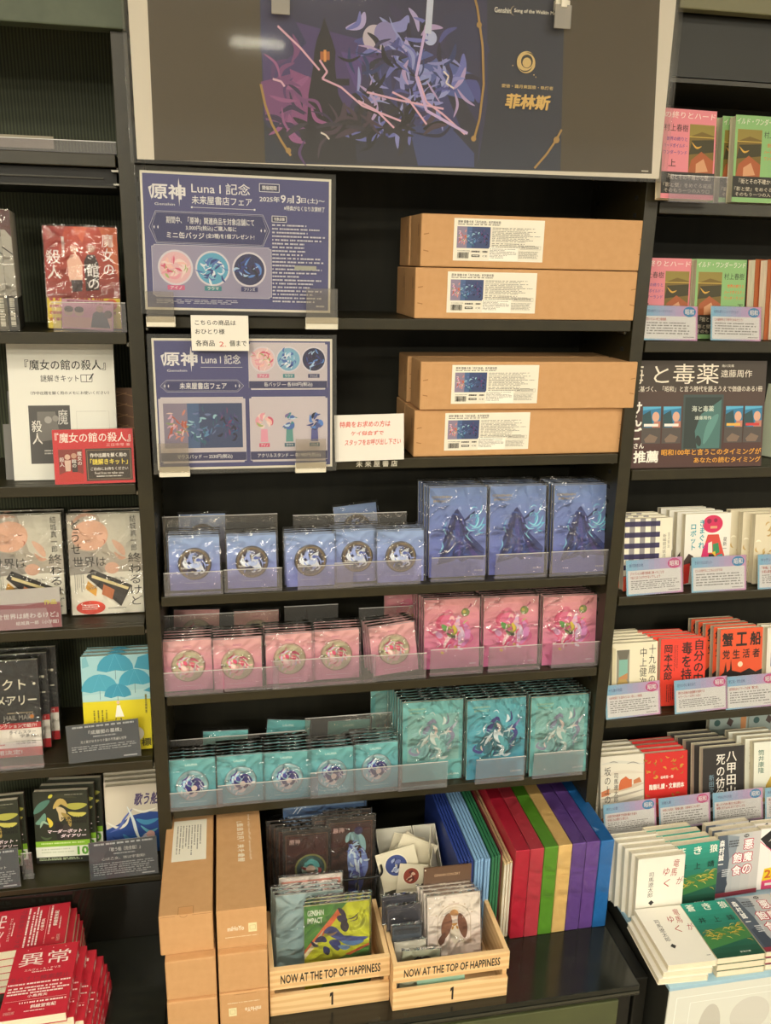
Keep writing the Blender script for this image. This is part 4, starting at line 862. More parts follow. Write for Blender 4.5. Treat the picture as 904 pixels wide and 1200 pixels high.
# white boxes with paper disc sleeves
def white_box(x0, x1, label):
    t = thing('white_box', label, 'box', ((x0+x1)/2, 0, CT+.0004)); w_ = (x1-x0)/2; M_ = mat('#d6d3c6', .6); h0, h1 = .085, .174
    MB().box(-w_, w_, .030, .032, 0, h1, M_).build('back_wall', t); MB().box(-w_, w_, -.092, .03, 0, .002, M_).box(-w_, w_, -.094, -.092, 0, h0, M_).build('front_wall', t)
    for s in (-1, 1): MB().prism([(-.092,.0022),(.030,.0022),(.030,h1),(-.092,h0)], min(s*w_, s*(w_-.0018)), max(s*w_, s*(w_-.0018)), M_, 'x').build('side_wall', t)
    return t
white_box(.4165, .494, 'open white box holding cream disc sleeves, behind the right crate'); white_box(.4965, .546, 'narrow white box with cream sleeves beside the navy folders')
def disc_sleeve(x, y, z, w_, roll, lean, ring, label, yaw=0):
    t = thing('disc_sleeve', label, 'disc sleeve', (x, y, z), (R(-lean), R(roll), R(yaw)), 'cream disc sleeves in the white box')
    m = MB().box(-w_/2, w_/2, 0, .0012, 0, w_, mat('#d8d0b8', .6)); f = front(m, w_, w_); f.line([(.04,.04),(.96,.04)],.006,'#c4bba2')
    if ring: f.disc(.45,.40,.30,'#e0d8c2'); f.disc(.45,.40,.27,ring[0]); f.swirl(.45,.40,.24,ring[1:],4,12,.3); f.disc(.45,.40,.03,'#c8c0b0')
    m.build('paper_sleeve', t)
N_ = ['#3c4a84','#c8cede','#6a74a8','#2c3460','#9aa6c8']; RD = ['#8a3f30','#d8b8a0','#5a2a24']
disc_sleeve(.468, -.088, CT+.104, .060, 10, 14, RD, 'cream sleeve with a small red disc motif, lowest in the white box'); disc_sleeve(.458, -.072, CT+.108, .082, -13, 12, N_, 'cream sleeve with a blue round disc window in the white box')
disc_sleeve(.462, -.050, CT+.112, .086, 28, 12, None, 'plain cream sleeve turned right, behind the blue disc sleeve'); disc_sleeve(.455, -.032, CT+.112, .080, 40, 12, None, 'plain cream sleeve turned on its corner near the box back'); disc_sleeve(.462, -.014, CT+.112, .07, 18, 8, None, 'plain cream sleeve rearmost in the white box')
disc_sleeve(.531, -.07, CT+.10, .074, 4, 12, None, 'cream sleeve in the narrow white box', 72); disc_sleeve(.534, -.03, CT+.115, .074, -5, 10, None, 'cream sleeve at the rear of the narrow white box', 72)
# right crate contents
def creamp(f):
    f.grad(0,0,1,1,'#ece2d6','#ead8d2',4,True); f.frame(.03,.03,.97,.97,.004,'#e2c8c0'); f.dashes(.4,.11,.6,.125,1,'#d0b8b0',2,.9,0); f.V = f.V*.78; f.H = f.V.length
    f.arc(.5,.44,.31,PI,2*PI,.012,'#c8b49a'); f.line([(.19,.44),(.19,.86)],.012,'#c8b49a'); f.line([(.81,.44),(.81,.86)],.012,'#c8b49a'); f.arc(.5,.44,.26,PI,2*PI,.006,'#d8c8b0')
    for a in range(5): b_ = PI*(1.12+.19*a); f.disc(.5+.36*math.cos(b_), .44+.36*math.sin(b_)*f.W/f.H, .012, '#b89c78')
    S = f.stroke
    for p_, t, c in [([(.40,.30),(.36,.50),(.30,.72)],.20,'#8a5a42'), ([(.60,.32),(.66,.52),(.70,.74)],.17,'#7e503c'), ([(.46,.26),(.52,.24),(.58,.28)],.10,'#e8dcc8'), ([(.42,.32),(.5,.30),(.58,.34)],.12,'#c8945a'), ([(.50,.50),(.51,.66),(.52,.82)],.19,'#e6dccc'), ([(.32,.62),(.26,.74),(.24,.82)],.12,'#6e4434'), ([(.46,.48),(.5,.5),(.56,.48)],.05,'#b8863c'), ([(.48,.52),(.46,.58)],.04,'#b8863c'), ([(.54,.52),(.57,.58)],.04,'#b8863c'), ([(.6,.7),(.66,.78),(.7,.84)],.05,'#d8ccb8')]: S(p_, t, c)
    f.stroke([(.45,.40),(.5,.37),(.55,.41)],.05,'#efd8c4')
for k in range(4):
    if k == 0: C0 = flat_pack('stand_pack', 'x', 'pack', .106, .154, (.5345, -.204, CB), 12, 0, creamp, '#e8dcd2')
    d = C0 if k == 0 else dup(C0, 'x', (C0.location.x-.0045*k, C0.location.y+.009*k, C0.location.z+.001*k), C0.rotation_euler.copy())
    d['label'] = f'cream pack with a brown arch motif, {WORDS[k]} in the right crate'
def brown(f): f.rect(0,0,1,1,'#5f4634'); f.text('GENSHIN CONCERT', .22,.10,.76,.135,'#c8a888'); f.disc(.03,.03,.015,'#e8e0d0'); f.poly([(.30,.26),(.34,.22),(.4,.25),(.46,.22),(.46,.4),(.3,.4)],'#d8cdbc')
flat_pack('brown_card', 'flat brown card standing behind the cream packs', 'card', .096, .149, (.5285, -.152, CB+.042), 5, .5, brown, '#5f4634', False)
def grey(f): f.rect(0,0,1,1,'#3c3c46'); f.frame(.04,.04,.96,.96,.012,'#5c5c68'); f.swirl(.62,.55,.34,['#8a8c9c','#b8bac4','#5a5c70','#c8a8a8','#9a9cb0'],3,12,.35); f.dashes(.06,.4,.3,.5,2,'#7a3a3a',2,.6,0)
def small(x, y, h, w_, dr, lb, lean=10, e='#4a4a54', roll=0, z=0): return flat_pack('small_pack', lb, 'pack', w_, h, (x, y, CB+z), lean, roll, dr, e)
small(.431, -.178, .147, .068, grey, 'dark grey small pack, rearmost at the left of the right crate'); small(.436, -.196, .140, .066, grey, 'dark grey small pack with a pale motif in the right crate')
small(.4365, -.219, .120, .056, lambda f: (f.rect(0,0,1,1,'#44505e'), f.rect(.05,.04,.95,.14,'#2e343e'), f.swirl(.5,.3,.2,['#8fa8b8','#c8d0d4'],4,7,.3)), 'slate small pack low in the right crate', 8)
small(.440, -.232, .098, .060, lambda f: f.rect(0,0,1,1,'#cfcabc'), 'off-white small pack low in the right crate', 8, '#cfcabc'); small(.452, -.243, .088, .072, lambda f: (f.rect(0,0,1,1,'#bcc0a8'), f.swirl(.5,.35,.36,['#5a3a34','#8a6a5a','#c8b8a0','#3c2c2c'],6,14,.4)), 'crumpled greenish small pack at the crate front', 6, '#c0c4b0', 4)
flat_pack('card_strip', 'mint green card leaning across the front of the right crate', 'card', .092, .078, (.497, -.2505, CB), 3, 4, lambda f: f.rect(0,0,1,1,'#9cc4ae'), '#9cc4ae', False, None, .0016).rotation_euler = (R(-3), R(-5), 0)

g0 = guard(-60, 137, 158, 180, .003, LH[0], 'clear acrylic strip on the empty top left shelf')
MB().box(-.16, .030, .0004, .0009, .004, .022, mat('#8d8674', .6)).build('paper_strip', g0)
# ------------------------------------------------------------------ books
def book(label, w_, h, t_, loc, lean, yaw, draw, col='#e8e2d2', roll=0, group=None, name='book', film=False, pages=None, cat='book', spine=None):
    l, rot = seat(loc[2], loc[0], loc[1], t_, lean, yaw); t = thing(name, label, cat, l, (rot[0], R(roll), rot[2]), group); c = .0007; M_ = mat(col, .4)
    m = MB().box(-w_/2, w_/2, 0, c, 0, h, M_).box(-w_/2, w_/2, t_-c, t_, 0, h, M_).box(w_/2-c, w_/2, c, t_-c, 0, h, M_)
    if draw: draw(front(m, w_, h))
    if spine: spine(F(m, (w_/2+.0001, 0, h), (0, t_, 0), (0, 0, -h)))
    m.build('cover', t)
    MB().box(-w_/2+.0012, w_/2-c-.0001, c+.0001, t_-c-.0001, .0012, h-.0012, pages or PAGESV).build('page_block', t)
    if film: film_box(w_+.003, h+.003, t_+.001, -.0018, len(label), 6, 9, .0006).build('sleeve', t)
    return t
def more(proto, labels, step, rot=None):
    for k, lb in enumerate(labels, 1):
        L = proto.location; dup(proto, lb, tuple(L[i]+step[i]*k+random.uniform(-.0012, .0012)*(i == 0) for i in range(3)), rot or proto.rotation_euler.copy())
def place(pxl, pyt, z0, h, lean, w_, y=None, pxr=None):
    """foot of a leaning book whose upper left corner shows at this pixel"""
    if y is None:
        p = Q(pxl, pyt, z0+h*math.cos(R(lean))); return (p.x+w_/2, p.y-h*math.sin(R(lean)), z0)
    p = P(pxl, pyt, y+h*math.sin(R(lean))) if pxr is None else P(pxr, pyt, y+h*math.sin(R(lean)))
    return (p.x+w_/2*(1 if pxr is None else -1), y, z0)
def pop(label, draw, w_, h, loc, lean=14, roll=0, yaw=0, name='pop_card'):
    t = thing(name, label, 'shelf card', (loc[0], loc[1], loc[2]+.0006+abs(math.sin(R(roll)))*w_/2), (R(-lean), R(roll), R(yaw)))
    m = MB().box(-w_/2, w_/2, 0, .0008, 0, h, WHITEP); draw(front(m, w_, h)); m.build('print', t)
    MB().box(-w_/2-.001, w_/2+.001, -.0016, -.0010, 0, h+.001, clear('holder_clear', '#f4f4f4', .03, .8) if 'holder_clear' not in bpy.data.materials else None or bpy.data.materials['holder_clear']).box(-w_/2-.001, w_/2+.001, .0012, .0018, 0, h*.5, bpy.data.materials['holder_clear']).build('holder', t)
    return t
BWD, BHD = .105, .148      # pocket format

# ---------- left bay
def d_witch(f):
    f.grad(0,0,1,.8,'#c2482c','#8f2a20',6,True); S = f.stroke
    f.poly([(0,0),(.3,0),(.12,.4),(0,.6)],'#a8352a'); f.poly([(1,0),(.75,0),(.9,.3),(1,.5)],'#d2683a'); f.poly([(.4,0),(.6,0),(.52,.16)],'#d8643c')
    f.poly([(.30,.34),(.36,.27),(.46,.28),(.51,.36),(.50,.52),(.32,.52)],'#e8bca4'); f.disc(.405,.22,.055,'#d8a890'); f.poly([(.53,.34),(.58,.27),(.68,.27),(.73,.36),(.72,.66),(.54,.66)],'#3a2420'); f.disc(.635,.21,.055,'#b07860'); f.poly([(.34,.52),(.50,.52),(.48,.68),(.36,.68)],'#3c2a2c')
    f.rect(0,.66,1,1,'#e0c832'); f.poly([(.0,.66),(1,.60),(1,.70),(0,.70)],'#8f2a20'); W_='#f2e8e0'
    f.vtext('魔女の',.78,.06,.95,.48,W_,.01); f.vtext('館の',.56,.36,.74,.62,W_,.01); f.vtext('殺人',.02,.22,.22,.52,W_,.01); f.dashes(.24,.1,.28,.3,1,W_,3,.9,0,True)
    f.dashes(.03,.70,.95,.96,4,'#b0402c',5,.45,.3); f.disc(.88,.76,.08,'#d8683a')
w = book('orange-red hardback with white title and yellow band, alone on a left shelf', .118, .166, .020, (-.100, .05, LH[1]), 7, 0, d_witch, '#b8402c', film=True)
def d_pinkpop(f):
    f.rect(0,0,1,1,'#dfa0b4'); f.dashes(.1,.04,.95,.14,1,'#8f3f5a',2,.8,0); f.rect(.03,.6,.97,.95,'#e0b0a0')
    for u in (.13,.33): f.disc(u,.42,.09,'#d8b8a0'); f.disc(u,.34,.09,'#4a3a3a',ry=.06)
    f.poly([(.56,.92),(.60,.45),(.72,.30),(.86,.45),(.94,.92)],'#3f4658'); f.disc(.73,.28,.07,'#c89f8a'); f.disc(.9,.45,.08,'#5a4a4a')
pop('small pink card with cartoon-like heads before the orange-red hardback', d_pinkpop, .082, .048, (-.093, .028, LH[1]+.0), 6, 3)
guard(63, 149, 354, 387, .006, LH[1], 'clear acrylic guard before the orange-red hardback')
def spine_book(label, x, col1, k):
    t = thing('book', label, 'book', (x, .010, LH[1]+.0004), (0,0,R(8)), 'film-wrapped books with spines out at the left edge'); w_, D_, h = .0152, .125, .188
    m = MB().box(0, w_, 0, D_, 0, h, mat('#b8b2a4', .3)); f = F(m, (0,0,h), (w_,0,0), (0,0,-h)); f.rect(0,0,1,.16,'#5c2824'); f.poly([(0,.12),(1,.22),(1,.16),(0,.10)],'#5c2824'); f.line([(0,.30),(1,.36)],.12,'#2a2622'); f.rect(0,.70,1,1,'#2e2c26' if k == 2 else '#6e6858'); f.dashes(.2,.72,.8,.96,1,'#d8d2c0',k+1,.8,0,True)
    g = F(m, (w_,0,h), (0,D_,0), (0,0,-h)); g.rect(0,0,1,.72,'#a8a294'); g.rect(0,.72,1,1,'#34322a'); m.build('cover', t); 
    MB().box(.001, w_-.001, .002, D_-.002, h, h+.0006, PAGESV).build('page_block', t); film_b = MB().box(-.0005, w_+.0005, -.001, -.0004, 0, h+.001, FILM).build('sleeve', t)
    return t
for k, x_ in enumerate((-.244, -.228, -.212)): spine_book('film-wrapped book, '+['leftmost of the three spines at the left edge','middle one of the three spines at the left edge','rightmost of the three spines at the left edge'][k], x_, None, k)

def d_pad(f):
    f.rect(0,0,1,1,'#dedcd2'); K='#2e2c2c'
    f.text('『魔女の館の殺人』',.16,.125,.92,.20,K,.012); f.text('謎解きキット',.30,.235,.66,.285,K,.008); f.rect(.68,.23,.79,.285,'#dedcd2'); f.frame(.68,.235,.785,.285,.006,K); f.line([(.733,.235),(.733,.285)],.005,K); f.line([(.76,.27),(.80,.225)],.012,K)
    f.text('（作中出題を解く用のメモにお使いください）',.20,.352,.94,.378,K,.008)
    f.rect(.17,.455,.56,.88,'#4c4a48'); f.poly([(.25,.5),(.42,.5),(.46,.70),(.24,.72)],'#6e6a66'); f.vtext('魔',.44,.48,.54,.60,'#c8c4be'); f.vtext('殺人',.19,.56,.29,.74,'#d8d4cc',.01); f.disc(.35,.56,.035,'#9a9690'); f.disc(.42,.55,.03,'#8a8680'); f.dashes(.3,.78,.5,.82,2,'#b8b4ae',3)
    f.line([(.62,.5),(.9,.5)],.003,'#9a9890'); f.frame(.62,.5,.93,.92,.002,'#b8b4aa')
t = thing('memo_pad', 'white puzzle memo pad in a grey holder on a left shelf', 'memo pad', (-.148, .040, LH[2]+.001), (R(-9), 0, 0)); MB().box(-.088,.088,.0006,.010,0,.237,mat('#dcd8cc',.7)).build('paper_stack', t); m = MB().box(-.088,.088,0,.0005,0,.238,WHITEP); d_pad(front(m,.176,.238)); m.build('top_sheet', t)
t = thing('acrylic_holder', 'smoky acrylic holder behind the white memo pad', 'holder', (-.148, .040, LH[2]+.001), (R(-9), 0, 0)); M_ = clear('smoky', '#a8a89c', .22, 1)
MB().box(-.095,.02,.0175,.0195,0,.155,M_).build('back_plate', t); MB().box(-.104,.0,.0125,.0145,0,.098,M_).box(-.104,-.102,.0145,.0175,0,.098,M_).build('front_plate', t)
def d_redcard(f):
    f.rect(0,0,1,1,'#d2242c'); W_='#f4ece4'
    f.text('『魔女の館の殺人』',.03,.06,.97,.24,W_,.015); f.text('三日市零 著',.66,.265,.96,.32,'#f0c8c0'); f.rect(.06,.36,.36,.96,'#8a2c24'); f.poly([(.06,.82),(.21,.74),(.36,.82),(.36,.96),(.06,.96)],'#c8281f'); f.disc(.17,.5,.035,'#e0b8a4'); f.disc(.25,.48,.035,'#c89880'); f.poly([(.13,.56),(.21,.56),(.2,.76),(.14,.76)],'#e0c0b0'); f.poly([(.22,.56),(.29,.56),(.29,.78),(.22,.78)],'#3a2624')
    f.vtext('魔女の',.29,.40,.35,.66,W_,.01); f.vtext('館の',.22,.54,.28,.70,W_,.01); f.vtext('殺人',.07,.50,.13,.68,W_,.01)
    f.rect(.395,.355,.975,.95,'#3a2a1e'); f.frame(.415,.385,.955,.92,.005,'#a8845a'); f.text('作中出題を解く用の',.45,.44,.91,.52,W_,.03); f.text('「謎解きキット」',.45,.545,.92,.655,'#f0d84a',.035); f.text('ご自由にお持ちください',.45,.70,.92,.76,W_,.01); f.text('Feel free to take one',.50,.785,.86,.83,W_); f.dashes(.52,.86,.84,.88,1,W_,3,.8,0)
t = thing('sign_card', 'red sign card before the white memo pad', 'sign', (-.096, .006, LH[2]+.001), (R(-9), R(-.5), 0)); m = MB().box(-.0665,.0665,0,.0008,0,.094,WHITEP); d_redcard(front(m,.133,.094)); m.build('print', t); MB().box(-.0675,.0675,-.0016,-.001,-.001,.096,LAMIN).build('laminate', t)
def d_wood(f):
    f.rect(0,0,1,1,'#6a4526')
    for k in range(7): f.line([(.1,.1+.13*k),(.5,.02+.13*k),(.9,.1+.13*k)],.02,'#8a6238'); f.line([(.2,.06+.13*k),(.5,.12+.13*k),(.8,.06+.13*k)],.012,'#a87a48')
book('brown book with a woven chevron pattern, mostly behind the white memo pad', .105, .15, .012, (-.078, .10, LH[2]), 8, 0, d_wood, '#6a4526')

def d_baby(f):
    f.rect(0,0,1,.62,'#b5ac9c'); f.rect(0,.58,1,1,'#e6e1d2'); S=f.stroke
    f.poly([(.42,0),(1,0),(1,.40),(.74,.46),(.55,.36)],'#cbc6b6'); f.poly([(.0,.34),(.34,.38),(.5,.58),(0,.60)],'#a39c92')
    f.disc(.30,.21,.25,'#dcb096',ry=.22,rot=-.25); f.disc(.46,.22,.07,'#e2b8a0'); S([(.40,.18),(.44,.20),(.48,.19)],.012,'#a87a66'); S([(.47,.25),(.5,.27),(.48,.3)],.014,'#c07866'); S([(.05,.10),(.2,.01),(.4,.02)],.05,'#c09880')
    S([(.90,.12),(.78,.22),(.66,.30)],.07,'#d2cdbe'); S([(.60,.26),(.70,.34),(.76,.42)],.10,'#dcb49c'); S([(.62,.38),(.7,.44),(.78,.44)],.05,'#d2a48c'); f.disc(.58,.54,.10,'#d8ae96',ry=.085)
    K='#2c2a2a'; f.vtext('どうせ',.03,.04,.18,.40,K,.0); f.text('世界は',.05,.42,.50,.52,K,.0); f.vtext('結城真一郎',.85,.02,.94,.38,K); f.vtext('終わるけど',.80,.39,.99,.93,K,.0); f.text('滅亡',.56,.63,.74,.69,'#5a5650')
    f.dashes(.06,.58,.2,.8,5,'#8a867c',3,.4,.4,True); f.poly([(.22,.62),(.30,.545),(.84,.72),(.68,.93)],'#3a3430'); f.poly([(.24,.66),(.36,.74),(.34,.82),(.2,.74)],'#d8a238'); f.poly([(.45,.7),(.6,.76),(.56,.86),(.42,.80)],'#c87a4a'); f.poly([(.3,.60),(.8,.74),(.78,.765),(.29,.63)],'#e8d8a0')
    f.disc(.26,.93,.20,'#d8452e',ry=.10); f.dashes(.14,.90,.38,.96,3,'#f2e0d8',4,.5,.2); f.dashes(.5,.94,.8,.96,1,'#8a867c',5)
bb = book('pale book with a sleeping-face cover, beside the upright on a left shelf', .130, .190, .020, (-.0975, .058, LH[3]), 7, 0, d_baby, '#d8d2c2', film=True)
dup(bb, 'pale book with a sleeping-face cover, behind the pinkish card', (-.2395, bb.location.y+.008, bb.location.z), bb.rotation_euler.copy())
more(bb, ['second pale book behind the sleeping-face book beside the upright'], (0, .0235, 0)); bb2 = dup(bb, 'second pale book behind the one with the pinkish card', (-.2385, bb.location.y+.031, bb.location.z), bb.rotation_euler.copy())
def d_pinkish(f):
    f.rect(0,0,1,1,'#b58a8e'); f.rect(0,0,1,.36,'#d8d0c8'); f.poly([(0,.3),(.6,.42),(.8,.36),(1,.40),(1,1),(.9,1),(.84,.5),(0,.46)],'#a05058'); f.text('作品',.82,.30,.96,.42,'#e8d84a',.04); f.text('『どうせ世界は終わるけど』',.12,.60,.97,.74,'#f4eeea',.02); f.text('結城真一郎（小学館）',.5,.80,.97,.90,'#f4eeea',.01)
p = P(73, 738, .006); pop('pinkish clear card before the left sleeping-face book', d_pinkish, .155, .073, (p.x-.0775, .006, LH[3]), 10, -1)

def d_black(f):
    f.rect(0,0,1,1,'#191918'); f.text('ロジェクト・',-.02,.19,.96,.30,'#e6e0c8',.02); f.text('イル・メアリー',-.02,.36,.96,.46,'#e6e0c8',.02); f.dashes(.55,.535,.9,.55,1,'#a89878',4,.8,0); f.text('HAIL MARY',.50,.565,.92,.615,'#a8a498',.0); f.disc(.88,.585,.03,'#c87a2a')
    S=f.stroke; S([(.0,.52),(.2,.44),(.4,.5)],.03,'#7a4a2c'); S([(.1,.6),(.24,.5),(.36,.56)],.02,'#8a6a4a')
    f.rect(0,.645,1,1,'#ece6dc'); f.rect(0,.645,1,.705,'#c8262c'); f.text('アフター6ジャンクションで紹介!',.02,.655,.94,.695,'#f4ece4',.03); f.text('ライムスター',.56,.725,.92,.76,'#2a2826',.01); f.text('宇多丸',.70,.765,.92,.80,'#2a2826',.01); f.dashes(.02,.74,.45,.84,3,'#c0484a',4,.5,.3); f.text('池澤春菜',.64,.835,.92,.87,'#2a2826',.01); f.dashes(.02,.86,.6,.9,1,'#c0484a',5,.4,.3)
    f.rect(0,.905,1,1,'#c8262c'); f.text('映画公開決定!',.04,.925,.72,.975,'#f4ece4',.02)
kb = book('black hardback with red and white band, at the left edge', .132, .190, .024, (-.302, .045, LH[4]), 8, 0, d_black, '#191918', film=True)
more(kb, ['black hardback behind the front red-banded one at the left edge', 'rearmost black hardback at the left edge'], (.012, .027, 0))
guard(-10, 52, 872, 898, .006, LH[4], 'clear acrylic guard before the black hardback')
def d_umb(f):
    f.rect(0,0,1,1,'#d8c81e'); f.rect(0,0,1,.47,'#9cc6cc'); f.poly([(0,.47),(1,.44),(1,.36),(0,.40)],'#aacdd0')
    def U(u,v,r,c='#3d94b0'):
        f.poly([(u-r,v)]+[(u-r*math.cos(a*PI/10), v-r*.62*math.sin(a*PI/10)) for a in range(1,10)]+[(u+r,v),(u+r*.5,v+.02),(u,v+.005),(u-r*.5,v+.022)], c); f.line([(u,v),(u,v+.10)],.006,'#3a5a66'); f.line([(u,v-r*.6),(u-r*.4,v+.015)],.004,'#5fb0c8'); f.line([(u,v-r*.6),(u+r*.4,v+.015)],.004,'#5fb0c8')
    U(.50,.15,.27); U(1.0,.12,.24) if False else f.poly([(.78,.14),(.84,.03),(1,.0),(1,.17)],'#3d94b0'); U(.78,.30,.24,'#3f9ab6'); U(.26,.355,.27,'#4a9fb8'); U(.52,.42,.2,'#388eac')
    f.poly([(.02,.02),(.08,.0),(.12,.1),(.02,.12)],'#7ab4c0'); f.poly([(.9,.38),(1,.35),(1,.40)],'#3d94b0')
    f.disc(.52,.49,.025,'#d8b8a0'); f.poly([(.47,.64),(.50,.52),(.545,.52),(.60,.64)],'#ece8de'); f.line([(.48,.65),(.46,.74)],.015,'#5a4a40'); f.line([(.55,.65),(.58,.74)],.015,'#5a4a40')
    for u,v0,v1 in ((.15,.56,.84),(.21,.56,.84),(.27,.56,.84),(.33,.56,.8)): f.dashes(u,v0,u+.025,v1,1,'#7a7228',int(u*90),.9,.2,True)
    f.dashes(.92,.42,.95,.62,1,'#7a7228',3,.9,0,True); f.disc(.77,.83,.115,'#ece8dc'); f.text('標',.84,.88,.99,.965,'#4a4418',.03)
ub = book('yellow and sky blue book with umbrellas, beside the upright', .126, .193, .014, (-.0945, .040, LH[4]), 8, -1, d_umb, '#88b4b8')
more(ub, ['second umbrella book behind the front yellow and sky blue one', 'rearmost umbrella book behind two yellow and sky blue ones'], (.003, .0155, 0))
def d_dark(title, sub, n):
    def d(f):
        f.rect(0,0,1,1,'#38434f'); f.dashes(.08,.05,.94,.10,1,'#c8ccd0',2,.9,0); f.text(title,.30,.18,.76,.29,'#e2e2e0',.015); f.dashes(.36,.33,.68,.37,1,'#b8bcc0',3,.9,0); f.text(sub,.18,.43,.82,.51,'#dcdcda',.01); f.dashes(.05,.58,.96,.58+.34*n/6,n,'#aab0b4',4,.45,.15); f.rect(.76,.93,.95,.96,'#c8ccd0')
    return d
pop('slate card with a curled clear cover, before the umbrella book', d_dark('『成層圏の墓標』','光と影がゆきかう十篇の不思議な世界',3), .132, .074, (-.1165, .010, LH[4]), 10, -2.5)
def d_manga(f):
    f.rect(0,0,1,1,'#2b2f22'); S=f.stroke
    for p_,t_,c in [([(0,.30),(.14,.20),(.3,.12)],.14,'#4f7a6c'),([(.02,.44),(.14,.40),(.2,.3)],.12,'#6a9482'),([(.1,.5),(.16,.42),(.26,.46)],.05,'#9ab8a0'),([(.3,.1),(.5,.06),(.8,.1)],.08,'#3a3c2a'),([(.58,.2),(.76,.22),(.98,.2)],.14,'#a8a64a'),([(.62,.3),(.8,.34),(.96,.32)],.1,'#c0b858'),([(.36,.24),(.5,.14),(.62,.22)],.12,'#b8a05a'),([(.42,.22),(.52,.3),(.48,.42)],.15,'#c8b488'),([(.5,.3),(.62,.38),(.66,.5)],.1,'#a08a4a'),([(.4,.42),(.48,.56),(.44,.7)],.2,'#23201e'),([(.56,.46),(.6,.6),(.58,.72)],.2,'#3a3430'),([(.24,.36),(.3,.44),(.28,.5)],.08,'#d8c040'),([(.3,.05),(.34,.08)],.1,'#c8c444'),([(.1,.62),(.2,.66),(.3,.64)],.05,'#4a5a3c')]: S(p_,t_,c)
    f.dashes(.58,.045,.92,.06,1,'#8a8a7a',3,.8,0); f.text('MURDERBOT',.50,.36,.99,.405,'#1a1a14',.03); f.text('DIARIES',.60,.415,.96,.455,'#1a1a14',.03); f.text('マーダーボット・',.22,.53,.93,.585,'#f0dce4',.05,.25); f.text('ダイアリー',.46,.60,.93,.65,'#f0dce4',.05,.25)
    f.rect(0,.69,1,.77,'#86b832'); f.dashes(.1,.715,.9,.735,1,'#c8dc9a',4,.9,0); f.rect(0,.77,1,.915,'#e2e4d4'); f.dashes(.1,.80,.7,.88,2,'#c0c8b0',5,.4,.2); f.text('10',.76,.78,.97,.90,'#5a9a2c',.06); f.rect(0,.915,1,1,'#1e1e18'); f.dashes(.05,.93,.9,.97,2,'#b8c8a0',6,.5,.2)
mb_ = book('comic with a green band and the figure 10, on the lowest left shelf', .106, .156, .013, (-.222, .068, LH[5]), 6, -4, d_manga, '#3a3028')
more(mb_, ['second green-banded comic behind the one marked 10', 'third green-banded comic behind the one marked 10'], (.010, .020, 0))
mz = dup(mb_, 'green-banded comic cut by the left edge of the picture', (-.350, .050, mb_.location.z), (mb_.rotation_euler[0], 0, R(2))); more(mz, ['second comic behind the one cut by the left picture edge'], (.008, .018, 0))
def d_sea(f):
    f.rect(0,0,1,1,'#cfc6b4'); S=f.stroke; f.poly([(0,.62),(.2,.56),(.5,.44),(.8,.40),(1,.42),(1,1),(0,1)],'#2c4a8e'); f.poly([(.1,.9),(.4,.74),(.8,.7),(1,.76),(1,1),(.1,1)],'#2a5a9c')
    for p_,t_,c in [([(0,.50),(.2,.60),(.36,.56),(.44,.44)],.06,'#e0dcd0'),([(.06,.66),(.24,.60),(.34,.48),(.5,.34)],.05,'#5a6ab0'),([(.4,.30),(.5,.5),(.56,.7),(.66,.9)],.06,'#dce4e4'),([(.5,.34),(.7,.4),(.95,.36)],.05,'#e6e2d6'),([(.56,.5),(.75,.56),(.98,.52)],.1,'#4a90b8'),([(.3,.7),(.4,.8),(.46,.95)],.08,'#3f7aa8'),([(.1,.72),(.2,.78),(.3,.76)],.05,'#223a7c'),([(.64,.6),(.8,.7),(.96,.66)],.06,'#6ab0c4'),([(.08,.86),(.2,.83),(.26,.82)],.025,'#e8e8e4')]: S(p_,t_,c)
    f.disc(.78,.80,.13,'#b8b8cc'); f.disc(.82,.74,.08,'#d8a8a0'); f.text('歌う船',.52,.12,.98,.30,'#4a3c6a',.04,.2)
sb = book('book with a painted blue sea cover, beside the upright on the lowest left shelf', .106, .150, .016, (-.0835, .072, LH[5]), 8, 0, d_sea, '#c6bda8')
more(sb, ['second blue sea book behind the front one', 'third blue sea book behind the front one', 'rearmost blue sea book of the stack'], (-.003, .0175, 0))
pop('slate card before the blue sea book', d_dark('『歌う船〔完全版〕』','心は乙女、体は宇宙船!',6), .130, .078, (-.0965, .004, LH[5]), 10, -1)
pop('slate card cut by the left edge on the lowest left shelf', d_dark('ダイアリー』 上・下','人間が苦手な警備ユニット',6), .130, .080, (-.358, .006, LH[5]), 10, -1)
guard(27, 40, 1000, 1027, .03, LH[5], 'small clear acrylic stand beside the green-banded comic')

def d_red(f):
    f.rect(0,0,1,1,'#c4283a'); W_='#f2e2da'
    for k in range(4): f.disc(.2+.2*k,.045,.008,W_)
    f.text('異常',.10,.09,.90,.285,W_); f.text('エルヴェ・ル・テリエ',.22,.33,.78,.36,W_,.01); f.dashes(.34,.375,.66,.39,1,W_,2,.8,0); f.text('あらすじ検索禁止',.03,.435,.95,.505,'#8f3a44',-.004); f.dashes(.02,.53,.97,.555,1,W_,4,.8,0); f.dashes(.04,.585,.97,.70,3,W_,5,.5,.2); f.text('小島秀夫',.36,.695,.66,.735,W_,.03); f.line([(.04,.765),(.96,.765)],.004,W_); f.dashes(.26,.79,.96,.815,1,W_,7,.8,0); f.text('斜線堂有紀',.44,.835,.82,.885,W_,.04); f.dashes(.36,.91,.66,.925,1,W_,8,.8,0); f.disc(.14,.86,.025,'#d87a70'); f.dashes(.06,.90,.22,.94,3,'#e0a8a0',9,.6,0)
RB, RHh, RT_ = .107, .157, .0185
